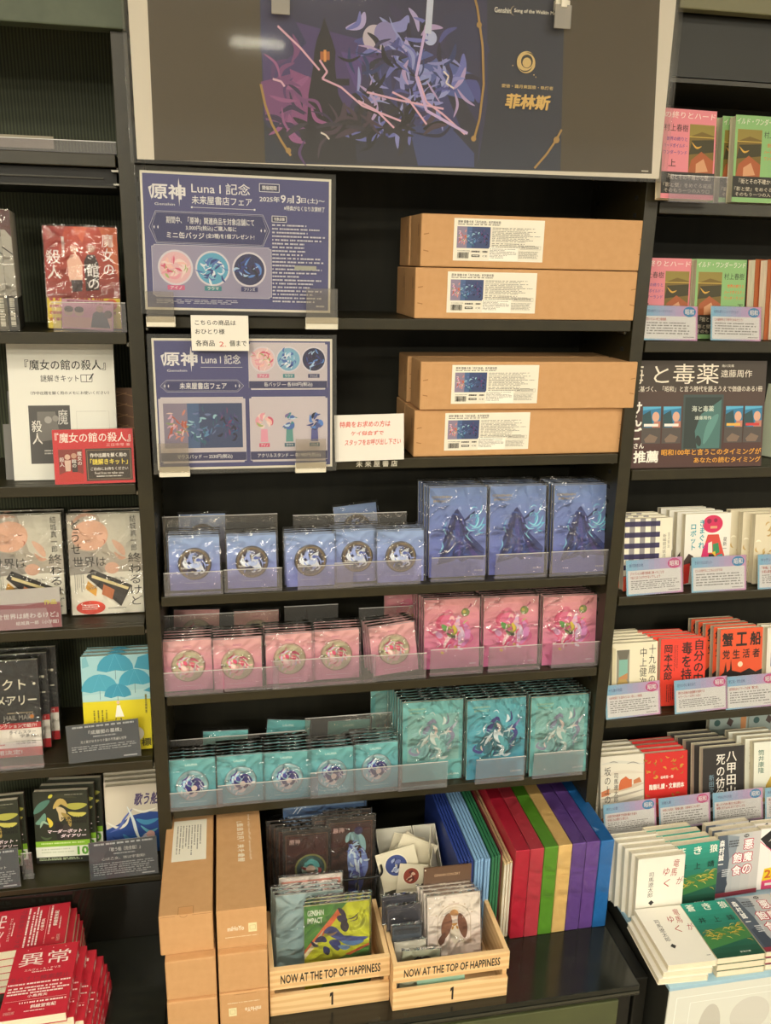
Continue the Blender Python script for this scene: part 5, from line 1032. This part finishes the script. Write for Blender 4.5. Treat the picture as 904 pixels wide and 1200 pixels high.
def red_book(label, loc, yaw, grp=None):
    def sp(g): g.vtext('異常', .2, .10, .8, .26, '#f2e2da', .04); g.dashes(.25, .5, .75, .95, 5, '#f2e2da', 5, .5, .3)
    return book(label, RB, RHh, RT_, loc, 90, yaw, d_red, '#bb2436', pages=PAGES, spine=sp)
ra = red_book('red paperback with white title, top of the front pile at bottom left', (-.2145, -.300, CT+RT_*6), 1)
for k, lb in enumerate(('second', 'third', 'fourth', 'fifth', 'sixth', 'seventh'), 1):
    s_ = [.010, .023, .032, .036, .038, .038][k-1]; dup(ra, f'red paperback {lb} from the top in the front pile', (-.2145+s_, -.300+[.008,.017,.02,.02,.02,.02][k-1], ra.location.z-RT_*k), (ra.rotation_euler[0], 0, R(1-k*.6)))
rb = dup(ra, 'red paperback lying crosswise, top of the rear pile at bottom left', (-.197, -.066, CT+RT_*6+.0004-.004), (ra.rotation_euler[0], 0, R(93)))
rb.location.z = CT+RT_*6+.0004
for k, lb in enumerate(('second', 'third', 'fourth', 'fifth', 'sixth'), 1): dup(rb, f'red paperback {lb} from the top in the crosswise rear pile', (-.197+[.010,.013,.018,.019,.019][k-1], -.066+.004*k, rb.location.z-RT_*k), rb.rotation_euler.copy())
def d_green(f): f.rect(0,0,1,1,'#5a7a34'); f.text('LE', .7,.5,.95,.6,'#ece8d8',.03); f.rect(0,.8,1,1,'#d8d4c4')
book('green paperback at the left edge beside the red piles', .107, .157, .02, (-.388, -.30, CT), 90, 0, d_green, '#5a7a34', pages=PAGES)

# ---------- right bay
def d_mura(bg, tail, tx):
    def d(f):
        f.rect(0,0,1,1,bg); f.rect(.50 if tail == '上' else .05,.16,.97 if tail == '上' else .52,.70,'#6f5a1e'); a, b_ = (.50,.97) if tail == '上' else (.05,.52); k = b_-a
        f.poly([(a,.30),(a+k*.5,.24),(b_,.28),(b_,.16),(a,.16)],'#8a7a34'); f.poly([(a+k*.1,.34),(b_,.32),(b_,.46),(a,.50)],'#3a3414'); f.poly([(a+.1*k,.56),(a+.5*k,.46),(b_,.56),(b_,.70),(a,.70)],'#a0542a'); f.poly([(a+.3*k,.60),(a+.6*k,.54),(a+.8*k,.68),(a+.3*k,.70)],'#c8926a'); f.line([(a,.30),(b_,.30)],.012,'#c8a84a'); f.stroke([(a+.1*k,.36),(a+.3*k,.42),(a+.5*k,.40)],.03,'#c89a3a')
        f.text('の終りとハード' if tail == '上' else 'イルド・ワンダーランド',.02,.03,.97,.105,'#e6d8ce',.0,.12); f.text('村上春樹',.02 if tail == '上' else .56,.17,.47 if tail == '上' else .96,.25,'#2a2420',.0)
        u0,u1 = (.02,.46) if tail == '上' else (.58,.97); f.text('世界の終りと',u0+.05,.31,u1,.355,tx,.02); f.text('ハードボイルド・',u0,.385,u1,.43,tx,.02); f.text('ワンダーランド',u0,.46,u1,.505,tx,.02); f.text(tail,u0+.1 if tail=='上' else .86,.56,u0+.24 if tail=='上' else .97,.64,'#2a2420',.01)
        f.rect(0,.70,1,.945,'#25221c'); f.text('『街とその不確かな壁』',.12,.725,.93,.785,'#d8ccb8',.0); f.text('『影と壁』をめぐる逡巡',.04,.82,.96,.87,'#c8bca8'); f.text('そのもう一つの入り口',.06,.885,.92,.93,'#c8bca8')
    return d
D_P = d_mura('#d8808a','上','#6a4a8a'); D_G = d_mura('#84b070','下','#d8602c')
p = P(838, 150, -.01)
b1 = book('pink paperback in a clear holder, upper right shelf beside the banner', BWD, BHD, .017, (P(838,233,-.03).x-BWD/2, -.028, RH[1]), 7, 4, D_P, '#d8c8a8'); guard(783, 850, 205, 237, -.036, RH[1]-.004, 'clear acrylic holder lip before the pink paperback')
g1 = book('green paperback at the right edge of the uppermost book shelf', BWD, BHD, .017, (P(858,238,-.01).x+BWD/2, -.006, RH[1]), 7, 2, D_G, '#d8ceb4'); more(g1, ['second green paperback behind the one on the uppermost book shelf', 'third green paperback on the uppermost book shelf'], (-.013, .019, 0))
b2 = book('pink paperback behind a shelf card, second book shelf beside the upright', BWD, BHD, .017, (P(806,397,.04).x-BWD/2, .04, RH[2]), 7, 0, D_P, '#d8c8a8')
g2 = book('green paperback behind a shelf card, second book shelf', BWD, BHD, .017, (P(812,397,.03).x+BWD/2, .03, RH[2]), 7, 0, D_G, '#d8ceb4'); more(g2, ['second green paperback behind the one with the shelf card'], (-.004, .019, 0))
def plain(col, c2=None):
    def d(f): f.rect(0,0,1,1,col); f.swirl(.5,.5,.3,[c2 or col, '#d8cdb8'],4,8,.3)
    return d
w1 = book('orange-brown book turned edge out at the right edge, second book shelf', .105, .15, .015, (P(899,400,.03).x+.048, .035, RH[2]), 5, 30, plain('#a8582e','#7a3a24'), '#a8582e'); more(w1, ['second orange-brown book turned edge out, beside the green paperback', 'third orange-brown book turned edge out, nearest the green paperback'], (-.021, .006, 0))
CY, PK = '#8cc8e6', '#e4a4d2'
def d_pop(title, heads, badge, n=5, seed=1):
    def d(f):
        f.grad(0,0,1,1,CY,PK,10); f.rect(.03,.30,.97,.955,'#f2efec'); f.text(title,.06,.11,.10+.034*len(title),.205,'#4a5a8c',.01)
        f.disc(.855,.165,.115,badge,ry=.085); f.text('昭和',.775,.085,.935,.245,'#f6f2f0',.03)
        for i, h_ in enumerate(heads): f.text(h_,.07,.345+.11*i,min(.95,.09+.034*len(h_)),.43+.11*i,'#b4402e',.02)
        v = .37+.11*len(heads); f.dashes(.08,v,.94,.86,n,'#8f8c8a',seed,.42,.2); f.dashes(.74,.89,.94,.915,1,'#6f6c6a',2,.8,0)
    return d
BB_, PB = '#2f90c8', '#d8468c'
def rpop(label, pxl, pyb, z, title, heads, badge, roll, w_=.124, h=.073, y=.002, n=5):
    p = P(pxl, pyb, y); pop(label, d_pop(title, heads, badge, n, len(label)), w_, h, (p.x+w_/2, y, z), 13, roll)
rpop('blue and pink shelf card before the pink paperback of the second shelf', 753, 398, RH[2], '世界の終りとハードボイルド', ['変わらない村上春樹感'], BB_, .6, .112, .064); rpop('blue and pink shelf card before the green paperback of the second shelf', 833, 400, RH[2], '世界の終りとハードボイルド', ['この結末をどう受けとめるだろう?'], BB_, .8, .105, .064, .0)
def d_sea_poster(f):
    f.grad(0,0,1,1,'#4a3a33','#4c302c',5,True); W_='#e6dcca'
    f.rect(.0,.0,1,.28,'#40362e'); f.text('海',-.03,.03,.085,.215,W_,.0); f.text('と',.16,.05,.27,.205,W_,.0); f.text('毒',.30,.03,.46,.215,W_,.0); f.text('薬',.475,.03,.64,.215,W_,.0); f.text('角川文庫',.66,.035,.75,.06,W_); f.text('遠藤周作',.655,.085,.89,.155,W_,.0)
    f.text('に基づく、「昭和」と言う時代を語るうえで価値のある1冊',.03,.235,.975,.288,W_,.005)
    f.rect(.385,.315,.685,.83,'#3c4a48'); f.poly([(.40,.34),(.67,.34),(.67,.82),(.40,.82)],'#2b3634'); f.poly([(.52,.5),(.67,.36),(.67,.82),(.50,.82),(.48,.66)],'#47706c'); f.stroke([(.55,.78),(.6,.6),(.65,.5)],.06,'#5a8a84'); f.stroke([(.50,.7),(.52,.8)],.04,'#2b3634'); f.text('海と毒薬',.45,.42,.615,.475,'#cfd6c8',.01); f.text('遠藤周作',.475,.515,.60,.55,'#cfd6c8',.01)
    for u in (.085,.235,.70,.845):
        f.rect(u,.42,u+.14,.77,'#4f4844'); f.rect(u+.005,.425,u+.135,.62,'#2f78a0'); f.poly([(u+.005,.46),(u+.135,.44),(u+.135,.425),(u+.005,.425)],'#54a8cc'); f.poly([(u+.005,.5),(u+.06,.46),(u+.08,.6),(u+.005,.62)],'#2a4a50'); f.disc(u+.10,.52,.026,'#d2a48c',ry=.034); f.poly([(u+.075,.62),(u+.09,.565),(u+.135,.56),(u+.135,.62)],'#b87868'); f.rect(u+.015,.585,u+.12,.61,'#e8e0d8' if u < .3 else ('#d8a84a' if u < .8 else '#c83a3a')); f.poly([(u+.02,.73),(u+.06,.68),(u+.12,.71),(u+.10,.76),(u+.03,.76)],'#7a6658')
    f.vtext('けんご',-.005,.37,.085,.74,'#f2ece0',.04); f.text('さん',.03,.765,.105,.815,'#f2ece0',.03); f.text('推薦',.03,.835,.215,.95,'#f2ece0',.04)
    f.text('昭和100年と言うこのタイミングが',.235,.825,.99,.885,'#d89a3a',.03); f.text('あなたの読むタイミング',.48,.905,.99,.96,'#d89a3a',.03)
sheet('display_poster', 'dark brown display poster leaning on the middle shelf of the right bay', 'poster', .284, .208, (1.0435, .010, RH[3]+.0006), (R(-8), 0, R(-1)), d_sea_poster, .0012)
ed = book('pale green book edge right of the dark brown display poster', .105, .150, .016, (1.262, .06, RH[3]), 6, -60, plain('#b8c0a8'), '#c2c8b0'); more(ed, ['second pale green book right of the display poster'], (.018, .012, 0))

def d_ging(f):
    f.rect(0,0,1,1,'#ebe5d2')
    for u in (.10,.32,.54): f.rect(u,.0,u+.11,.80,'#8f8a8c')
    for k in range(6): f.rect(.0,.04+.15*k,.74,.11+.15*k,'#38325a')
    for k in range(6):
        for u in (.10,.32,.54): f.rect(u,.04+.15*k,u+.11,.11+.15*k,'#2c2648')
    f.rect(.74,0,1,1,'#e6e0cc'); f.vtext('新編銀河鉄道の夜',.80,.22,.88,.66,'#6a6656',.0); f.vtext('宮沢賢治',.90,.2,.955,.42,'#8a8676'); f.rect(0,.80,1,1,'#cf4a2c'); f.swirl(.3,.9,.12,['#e88a4a','#a8302a'],2,6,.3)
gb = book('paperback with a navy gingham cover beside the upright', BWD, .150, .018, place(733, 610, RH[4], .150, 8, BWD), 8, 0, d_ging, '#e2dac4'); more(gb, ['second gingham paperback behind the front one', 'third gingham paperback behind the front one'], (-.006, .0195, 0))
def d_robot(f):
    f.rect(0,0,1,1,'#e9e6dc'); f.disc(.60,.15,.22,'#cf2a5a',ry=.18); f.disc(.52,.11,.05,'#8a1f44'); f.disc(.66,.10,.04,'#8a1f44'); f.rect(.55,.18,.70,.215,'#d8a07a'); f.poly([(.50,.30),(.74,.30),(.98,.80),(.30,.80)],'#d2483a'); f.poly([(.42,.46),(.56,.36),(.52,.80),(.32,.80)],'#cf2a6a'); f.poly([(.52,.42),(.60,.40),(.62,.56),(.52,.56)],'#e8e0d0'); f.poly([(.62,.44),(.74,.42),(.78,.56),(.64,.60)],'#3a8a5a'); f.poly([(.54,.58),(.66,.58),(.70,.72),(.54,.72)],'#2a2a2a'); f.poly([(.72,.6),(.84,.58),(.9,.76),(.74,.78)],'#3aa0a8'); f.poly([(.60,.56),(.68,.54),(.7,.62)],'#e0c03a')
    f.vtext('きまぐれ',.30,.08,.44,.50,'#2f9aa8',.03); f.vtext('ロボット',.11,.13,.25,.52,'#2f9aa8',.03); f.vtext('星新一',.84,.34,.93,.54,'#2a2a2a'); f.poly([(0,.66),(.10,.56),(.2,.6),(.22,.72),(0,.76)],'#4a3c38'); f.poly([(0,.72),(.14,.70),(.12,.98),(0,1)],'#c8342e')
rbk = book('white paperback with a round crimson head on its cover', BWD, .150, .015, place(804, 604, RH[4], .150, 8, BWD), 8, 0, d_robot, '#ddd8c8'); more(rbk, ['second crimson-head paperback behind the front one', 'third crimson-head paperback behind the front one', 'fourth crimson-head paperback behind the front one'], (-.010, .0165, 0))
def d_gold(f):
    f.rect(0,0,1,1,'#d9cfb4'); rnd = random.Random(3)
    for k in range(34):
        u, v, a = rnd.uniform(.08,.92), rnd.uniform(.06,.94), rnd.uniform(0,6.28); f.arc(u,v,.07,a,a+2.1,.035,rnd.choice(['#efe8d4','#b8985a','#c2a468']),8,True)
    f.poly([(.3,.04),(.5,.03),(.48,.08)],'#3a3428')
gd = book('paperback with a pale gold leaf pattern, at the right edge', BWD, .150, .016, place(886, 604, RH[4], .150, 8, BWD), 8, 0, d_gold, '#d2c6a8'); more(gd, ['second gold leaf paperback left of and behind the front one', 'third gold leaf paperback behind the front one'], (-.018, .018, 0))
rpop('tilted shelf card before the navy gingham paperback', 735, 698, RH[4], '銀河鉄道の夜', ['ジャパンには銀河鉄道に乗ったことを','YESとはつぶやかないでしょう'], PB, -1.6); rpop('shelf card before the crimson-head paperback', 811, 694, RH[4], 'きまぐれロボット', ['どんな世代もこどもにおすすめ'], BB_, -.4); rpop('shelf card before the gold leaf paperback', 888, 694, RH[4], 'キッチン', ['「幸福」と','永遠な家族'], PB, 0)

def d_19(f):
    f.rect(0,0,1,1,'#e4dcc2'); f.poly([(0,.05),(.08,.08),(.08,.62),(0,.66)],'#d2c8a6'); f.rect(.10,.10,.38,.62,'#8f8a7c'); f.poly([(.10,.10),(.38,.10),(.32,.26),(.16,.26)],'#6a665a'); f.poly([(.10,.62),(.38,.62),(.30,.52),(.16,.52)],'#b89a5a'); f.rect(.15,.24,.34,.50,'#7fb0a2'); f.poly([(.15,.50),(.34,.44),(.34,.53),(.15,.53)],'#c08a5a'); f.poly([(0,.70),(.45,.66),(.5,1),(0,1)],'#cfc19a')
    f.vtext('十九歳の地図',.80,.04,.97,.92,'#2c2a26',.0); f.vtext('中上健次',.60,.08,.77,.66,'#2c2a26',.0)
nb = book('cream paperback with a doorway painting beside the upright', BWD, .150, .013, place(718, 756, RH[5], .150, 10, BWD), 10, 0, d_19, '#ded6bc'); more(nb, ['second doorway paperback in its leaning stack', 'third doorway paperback in its leaning stack', 'fourth doorway paperback in its leaning stack', 'fifth doorway paperback in its leaning stack'], (-.004, .0155, 0))
def d_jibun(f):
    f.rect(0,0,1,1,'#e0402f'); K='#2a1a18'; f.vtext('自分の中に',.73,.02,.97,.86,K,.03); f.vtext('毒を持て',.46,.05,.70,.84,K,.03); f.vtext('岡本太郎',.07,.08,.27,.62,K,.03); f.dashes(.30,.1,.40,.5,3,K,3,.3,.2,True); f.dashes(.15,.68,.42,.95,6,K,4,.4,.2,True)
jb = book('red paperback with bold black title columns', BWD, .150, .014, place(775, 751, RH[5], .150, 10, BWD), 10, -2, d_jibun, '#cf3a2c'); more(jb, ['second red bold-title paperback in its leaning stack', 'third red bold-title paperback in its leaning stack', 'fourth red bold-title paperback in its leaning stack'], (-.011, .0145, 0))
def d_kani(f):
    f.rect(0,0,1,1,'#e2562e'); K='#231a16'
    for i, ch in enumerate('蟹工船'): f.text(ch,.04+.33*i,.06,.30+.33*i,.27,K,.045)
    for i, ch in enumerate('党生活者'): f.text(ch,.06+.235*i,.32,.23+.235*i,.46,K,.03)
    f.disc(.48,.55,.06,'#f0d8b8'); f.poly([(0,.72),(.1,.66),(.14,.50),(.17,.66),(.24,.62),(.26,.46),(.29,.64),(.5,.68),(.7,.62),(.85,.68),(1,.64),(1,.92),(0,.92)],K); f.text('小林多喜二',.18,.76,.82,.86,'#f4ecdc',.04); f.rect(0,.90,1,1,'#e0b82c')
kb2 = book('orange paperback with black ship lettering', BWD, .150, .013, place(845, 739, RH[5], .150, 10, BWD), 10, 0, d_kani, '#d8ccb0'); more(kb2, ['second orange black-lettered paperback in its leaning stack', 'third orange black-lettered paperback in its leaning stack', 'fourth orange black-lettered paperback in its leaning stack', 'fifth orange black-lettered paperback in its leaning stack'], (-.009, .0155, 0))
def d_blue(f): f.rect(0,0,1,1,'#e4dfd2'); f.rect(.10,.08,1,.6,'#2c4a8e'); f.swirl(.5,.3,.2,['#5a8ac8','#e0e4e8'],3,6,.3)
xb = book('white and blue paperback at the right edge beyond the orange one', BWD, .150, .014, place(900, 737, RH[5], .150, 10, BWD), 10, 0, d_blue, '#d8ceb4'); more(xb, ['second white and blue paperback at the right edge'], (-.006, .016, 0))
rpop('shelf card before the doorway paperback', 711, 842, RH[5], '十九歳の地図', ['100年経ても変わらない哀しい現実'], PB, -1.8, n=6); rpop('shelf card before the red bold-title paperback', 791, 840, RH[5], '自分の中に毒を持て', ['現代の若者の価値観を発揮する','キラーフレーズがいっぱい'], PB, -1.6); rpop('shelf card before the orange paperback', 851, 833, RH[5], '蟹工船・党生活者', ['超現実派なブラック企業「蟹工船」'], PB, -1)

def d_saka(f):
    f.rect(0,0,1,1,'#dcd6c6'); S=f.stroke
    for p_,t_,c in [([(0,.12),(.4,.10),(1,.16)],.06,'#cfccc0'),([(.0,.3),(.5,.26),(1,.3)],.08,'#d6cdbc'),([(0,.56),(.5,.52),(1,.46)],.10,'#c8b8a0'),([(0,.66),(.5,.62),(1,.56)],.05,'#a8a294'),([(0,.82),(.4,.78),(1,.66)],.16,'#b8b4a8'),([(.6,.14),(.75,.12),(.9,.16)],.02,'#8a8880'),([(.2,.1),(.3,.09),(.4,.11)],.02,'#8a8880')]: S(p_,t_,c)
    f.poly([(.42,.46),(.46,.38),(.58,.33),(.66,.38),(.72,.38),(.72,.50),(.42,.54)],'#c8683c'); f.poly([(.02,.54),(.2,.50),(.2,.60),(.02,.62)],'#c87a50'); f.poly([(.76,.40),(.9,.36),(.95,.44),(.76,.46)],'#c07a50'); f.poly([(.86,.92),(1,.74),(1,.96)],'#7a8a60'); f.poly([(0,.96),(.3,.88),(.4,1),(0,1)],'#c07a50'); f.line([(.28,.92),(.5,.89)],.012,'#5a5a52'); f.line([(.66,.86),(.82,.80)],.012,'#5a5a52')
    f.vtext('坂の上の雲',.08,.16,.24,.88,'#2c2a26',.0); f.vtext('司馬遼太郎',.30,.26,.41,.72,'#3c3a34',.0)
sk = book('paperback with a pale watercolour town cover beside the upright', BWD, .150, .016, place(704, 889, RH[6], .150, 12, BWD), 12, 0, d_saka, '#d8d0bc'); more(sk, ['second watercolour town paperback in its leaning stack', 'third watercolour town paperback in its leaning stack', 'fourth watercolour town paperback in its leaning stack'], (-.003, .0175, 0))
def d_inei(f):
    f.rect(0,0,1,1,'#cc2a26'); rnd = random.Random(8)
    for k in range(40):
        u, v = rnd.uniform(.04,.96), rnd.choice((rnd.uniform(.04,.36), rnd.uniform(.66,.96))); a = rnd.uniform(0,6.28); f.stroke([(u,v),(u+.05*math.cos(a),v+.035*math.sin(a)),(u+.10*math.cos(a+.5),v+.06*math.sin(a+.5))],rnd.uniform(.02,.05),rnd.choice(['#b8822a','#a06a24','#c8963a']))
    f.stroke([(.5,.95),(.52,.8),(.62,.70)],.04,'#2a1a16'); f.stroke([(.52,.82),(.44,.74),(.36,.72)],.03,'#2a1a16'); f.stroke([(.5,.9),(.6,.86),(.7,.88)],.03,'#2a1a16'); f.text('谷崎潤一郎',.36,.36,.66,.41,'#f4ece0',.02); f.text('陰翳礼讃・文章読本',.10,.48,.92,.57,'#f4ece0',.04)
ib = book('bright red paperback with gold foliage, next to the watercolour town book', BWD, .150, .014, place(756, 885, RH[6], .150, 12, BWD), 12, 0, d_inei, '#c2302a'); more(ib, ['second red gold-foliage paperback in its leaning stack', 'third red gold-foliage paperback in its leaning stack', 'fourth red gold-foliage paperback in its leaning stack'], (-.002, .0175, 0))
def d_hakko(f):
    f.rect(0,0,1,1,'#2e2a28'); W_='#eae4da'; f.vtext('八甲田山',.56,.06,.82,.80,W_,.02); f.vtext('死の彷徨',.32,.10,.54,.84,W_,.02); f.vtext('新田次郎',.15,.42,.28,.82,'#7a98a8',.01); f.poly([(0,.97),(.3,.93),(.6,.95),(1,.90),(1,1),(0,1)],W_)
hb = book('black paperback with white title columns, next to the red foliage book', BWD, .150, .015, place(824, 879, RH[6], .150, 12, BWD), 12, 0, d_hakko, '#d2c8b0'); more(hb, ['second black white-titled paperback in its leaning stack', 'third black white-titled paperback in its leaning stack', 'fourth black white-titled paperback in its leaning stack', 'rearmost black white-titled paperback in its leaning stack'], (-.011, .0175, 0))
def d_tsutsui(f):
    f.rect(0,0,1,1,'#e2e2d4'); f.vtext('筒井康隆',.10,.12,.26,.50,'#3a6a58',.01); f.poly([(.42,.30),(.62,.26),(.5,.42)],'#b84a3c'); f.poly([(.62,.06),(.85,.1),(.8,.3),(.66,.24)],'#e0b85a'); f.poly([(.30,.70),(.42,.56),(.52,.62),(.46,.84),(.3,.86)],'#c8a848'); f.poly([(.56,.66),(.62,.58),(.64,.78),(.58,.8)],'#2c2c2a'); f.rect(.2,.9,.8,.96,'#d8c03a')
tb = book('white paperback with scattered cutout shapes at the right edge', BWD, .150, .016, place(884, 872, RH[6], .150, 12, BWD), 12, 0, d_tsutsui, '#ccc0a6'); more(tb, ['second cutout-shape paperback in its leaning stack', 'third cutout-shape paperback in its leaning stack', 'fourth cutout-shape paperback in its leaning stack'], (-.011, .0175, 0))
def d_row(f): f.rect(0,0,1,1,'#9aa8a4'); f.disc(.2,.12,.08,'#3a5a58'); f.poly([(.5,.04),(.62,.1),(.56,.2),(.44,.14)],'#4a3a38'); f.poly([(.8,.02),(.95,.04),(.95,.3),(.82,.3)],'#c88a5a')
more(book('grey-green picture paperback in the rear row, above the black one', BWD, .150, .014, (1.330, .178, RH[6]), 6, 0, d_row, '#c8c4b0'), ['grey-green picture paperback in the rear row, at the right edge'], (.108, 0, 0))
rpop('shelf card before the watercolour town paperback', 708, 985, RH[6], '坂の上の雲', ['天真平坦の精神で苦境を駆ける姿は','令和にも必要だと感じた'], BB_, -1.6, y=-.012); rpop('shelf card before the red gold-foliage paperback', 773, 976, RH[6], '陰翳礼讃', ['令和にも残る「陰翳礼讃」の意味をこの1冊で'], PB, -1.8, y=-.010); rpop('shelf card before the black white-titled paperback', 836, 969, RH[6], '八甲田山死の彷徨', ['厳しさの代表を教えた先は雪山――','極寒に放り込みに近づく恐ろしさを'], BB_, -1.2, y=-.010); rpop('shelf card before the cutout-shape paperback', 897, 961, RH[6], '時をかける少女', ['青春の','この頃'], PB, -.8, y=-.010)

# display table: upright and flat paperbacks
DT = .3612
def d_ryoma(f):
    f.rect(0,0,1,1,'#e8e4d8'); RD_='#a83a3a'
    for i,(ch,u,v) in enumerate((('竜',.74,.06),('馬',.70,.20),('が',.84,.34),('ゆ',.54,.18),('く',.56,.36))): f.text(ch,u,v,u+.13,v+.12,RD_,.0,.15)
    f.vtext('司馬遼太郎',.24,.22,.36,.62,'#4a4844',-.006); f.poly([(.27,.70),(.33,.66),(.39,.70),(.33,.745)],'#2a2a2a'); f.rect(.86,.9,.94,.91,'#8a867c')
def d_wolf(f):
    f.grad(0,0,1,1,'#2f9a88','#1c4a38',12,True); f.poly([(0,.62),(.4,.5),(1,.46),(1,.7),(0,.84)],'#3f7a44'); rnd = random.Random(9)
    for k in range(46):
        u = rnd.uniform(.04,.9); v = .58+rnd.gauss(0,.06)-.04*u; a = rnd.uniform(-.9,.5); f.stroke([(u,v),(u+.07*math.cos(a),v+.04*math.sin(a)),(u+.14*math.cos(a+.4),v+.07*math.sin(a+.4))],rnd.uniform(.008,.022),rnd.choice(['#c8a83a','#d8c05a','#a88a2c','#8a9a3c']))
    for i, ch in enumerate('蒼き狼'): f.text(ch,.06+.36*i,.04,.24+.36*i,.17,'#e8ece0',.03)
    for i, ch in enumerate('井上靖'): f.text(ch,.14+.31*i,.30,.29+.31*i,.40,'#1c2420',.0)
    f.text('新潮文庫',.52,.93,.74,.955,'#d8dcd0',.02)
def d_akuma(f):
    f.grad(0,0,1,1,'#aab0b4','#c6c2c0',5); f.poly([(0,0),(.22,0),(.30,.4),(.26,1),(0,1)],'#4f5a68'); f.poly([(.22,.0),(.5,.05),(.44,.3),(.3,.4)],'#8a949e'); f.poly([(.05,.6),(.22,.55),(.3,.8),(.2,1),(.05,1)],'#3c4654'); f.vtext('森村誠一',.05,.07,.17,.52,'#f2f0ec',.04); f.dashes(.27,.1,.5,.22,3,'#3a3c40',3,.6,0); f.disc(.66,.05,.06,'#2a2a2c',ry=.04); f.text('新版',.62,.035,.70,.065,'#e8e4e0')
    for cs, u, v0 in (('悪魔の',.60,.10),('飽食',.36,.30)):
        for i, ch in enumerate(cs): f.text(ch,u,v0+.20*i,u+.25,v0+.18+.20*i,'#b8324a',.11)
        for i, ch in enumerate(cs): f.text(ch,u+.02,v0+.012+.20*i,u+.23,v0+.168+.20*i,'#f6f2f0',.035)
    f.rect(0,.93,1,1,'#8a3040'); f.dashes(.15,.55,.34,.68,4,'#d8dce0',4,.5,.3)
def d_285(f):
    f.rect(0,0,1,1,'#ece6e2'); f.poly([(.0,.16),(.30,.0),(.62,.22),(.30,.40)],'#1c1a1a'); f.stroke([(.2,.22),(.32,.16),(.42,.2)],.03,'#e8e4e0'); f.line([(.0,.2),(.6,.56)],.02,'#d8708a')
    for i, ch in enumerate('生け花'): f.text(ch,.44,.22+.2*i,.68,.40+.2*i,'#d86a8c',.02)
    f.poly([(.16,.66),(.9,.60),(.9,.82),(.12,.86)],'#e6c82c'); f.text('285',.17,.68,.62,.82,'#c8642a',.05); f.poly([(.12,.86),(.9,.80),(.9,1),(.12,1)],'#d84a78'); f.rect(.2,.9,.6,.94,'#f2e8e8')
yb = book('white paperback with red brush title, frontmost upright on the display table', BWD, BHD, .016, (.985, -.156, DT), 5, 0, d_ryoma, '#e6e0d0'); more(yb, ['second upright white brush-title paperback', 'third upright white brush-title paperback', 'fourth upright white brush-title paperback', 'rearmost upright white brush-title paperback'], (-.0065, .0178, 0))
gw = book('green paperback with yellow grass, upright on the display table', BWD, BHD, .016, (1.081, -.128, DT), 5, 2, d_wolf, '#d8ceb0'); more(gw, ['second upright green grass paperback', 'third upright green grass paperback', 'fourth upright green grass paperback'], (-.012, .0185, .0))
ab = book('grey paperback with red-edged white title, upright on the display table', BWD, BHD, .014, (1.190, -.112, DT), 5, 2, d_akuma, '#c8c0b0'); more(ab, ['second upright grey red-edged-title paperback', 'third upright grey red-edged-title paperback'], (-.004, .018, 0))
zb = book('white and pink paperback marked 285, upright on the display table', BWD, BHD, .014, (1.297, -.106, DT), 5, 0, d_285, '#dcd2c6'); more(zb, ['second upright white and pink paperback'], (-.006, .018, 0))
FT = .0134
def flat_pile(proto_label, x, draw, col, labs, dx=-.009, dyaw=-.8, yaw=-1.5):
    t = book(proto_label, .1005, BHD, FT, (x, -.309, DT+FT*2+.0), 90, yaw, draw, col, pages=PAGES)
    for k, lb in enumerate(labs, 1): dup(t, lb, (x+dx*k, -.309-.002*k, t.location.z-FT*k), (t.rotation_euler[0], 0, R(yaw+dyaw*k)))
flat_pile('white paperback with red brush title, top of the flat pile', .9735, d_ryoma, '#e8e2d0', ['middle white paperback of the flat pile', 'bottom white paperback of the flat pile'])
flat_pile('green paperback with yellow grass, top of the flat pile', 1.0765, d_wolf, '#d8ceb0', ['middle green grass paperback of the flat pile', 'bottom green grass paperback of the flat pile'], .0, 0, -1)
flat_pile('grey paperback with red-edged white title, top of the flat pile', 1.180, d_akuma, '#c8c0b0', ['middle grey paperback of the flat pile', 'bottom grey paperback of the flat pile'], .0, 0, -1)
flat_pile('white and pink paperback marked 285, top of the flat pile', 1.2845, d_285, '#dcd2c6', ['middle white and pink paperback of the flat pile'], .0, 0, -1)

bpy.data.objects.remove(_fo); bpy.data.curves.remove(_fc)
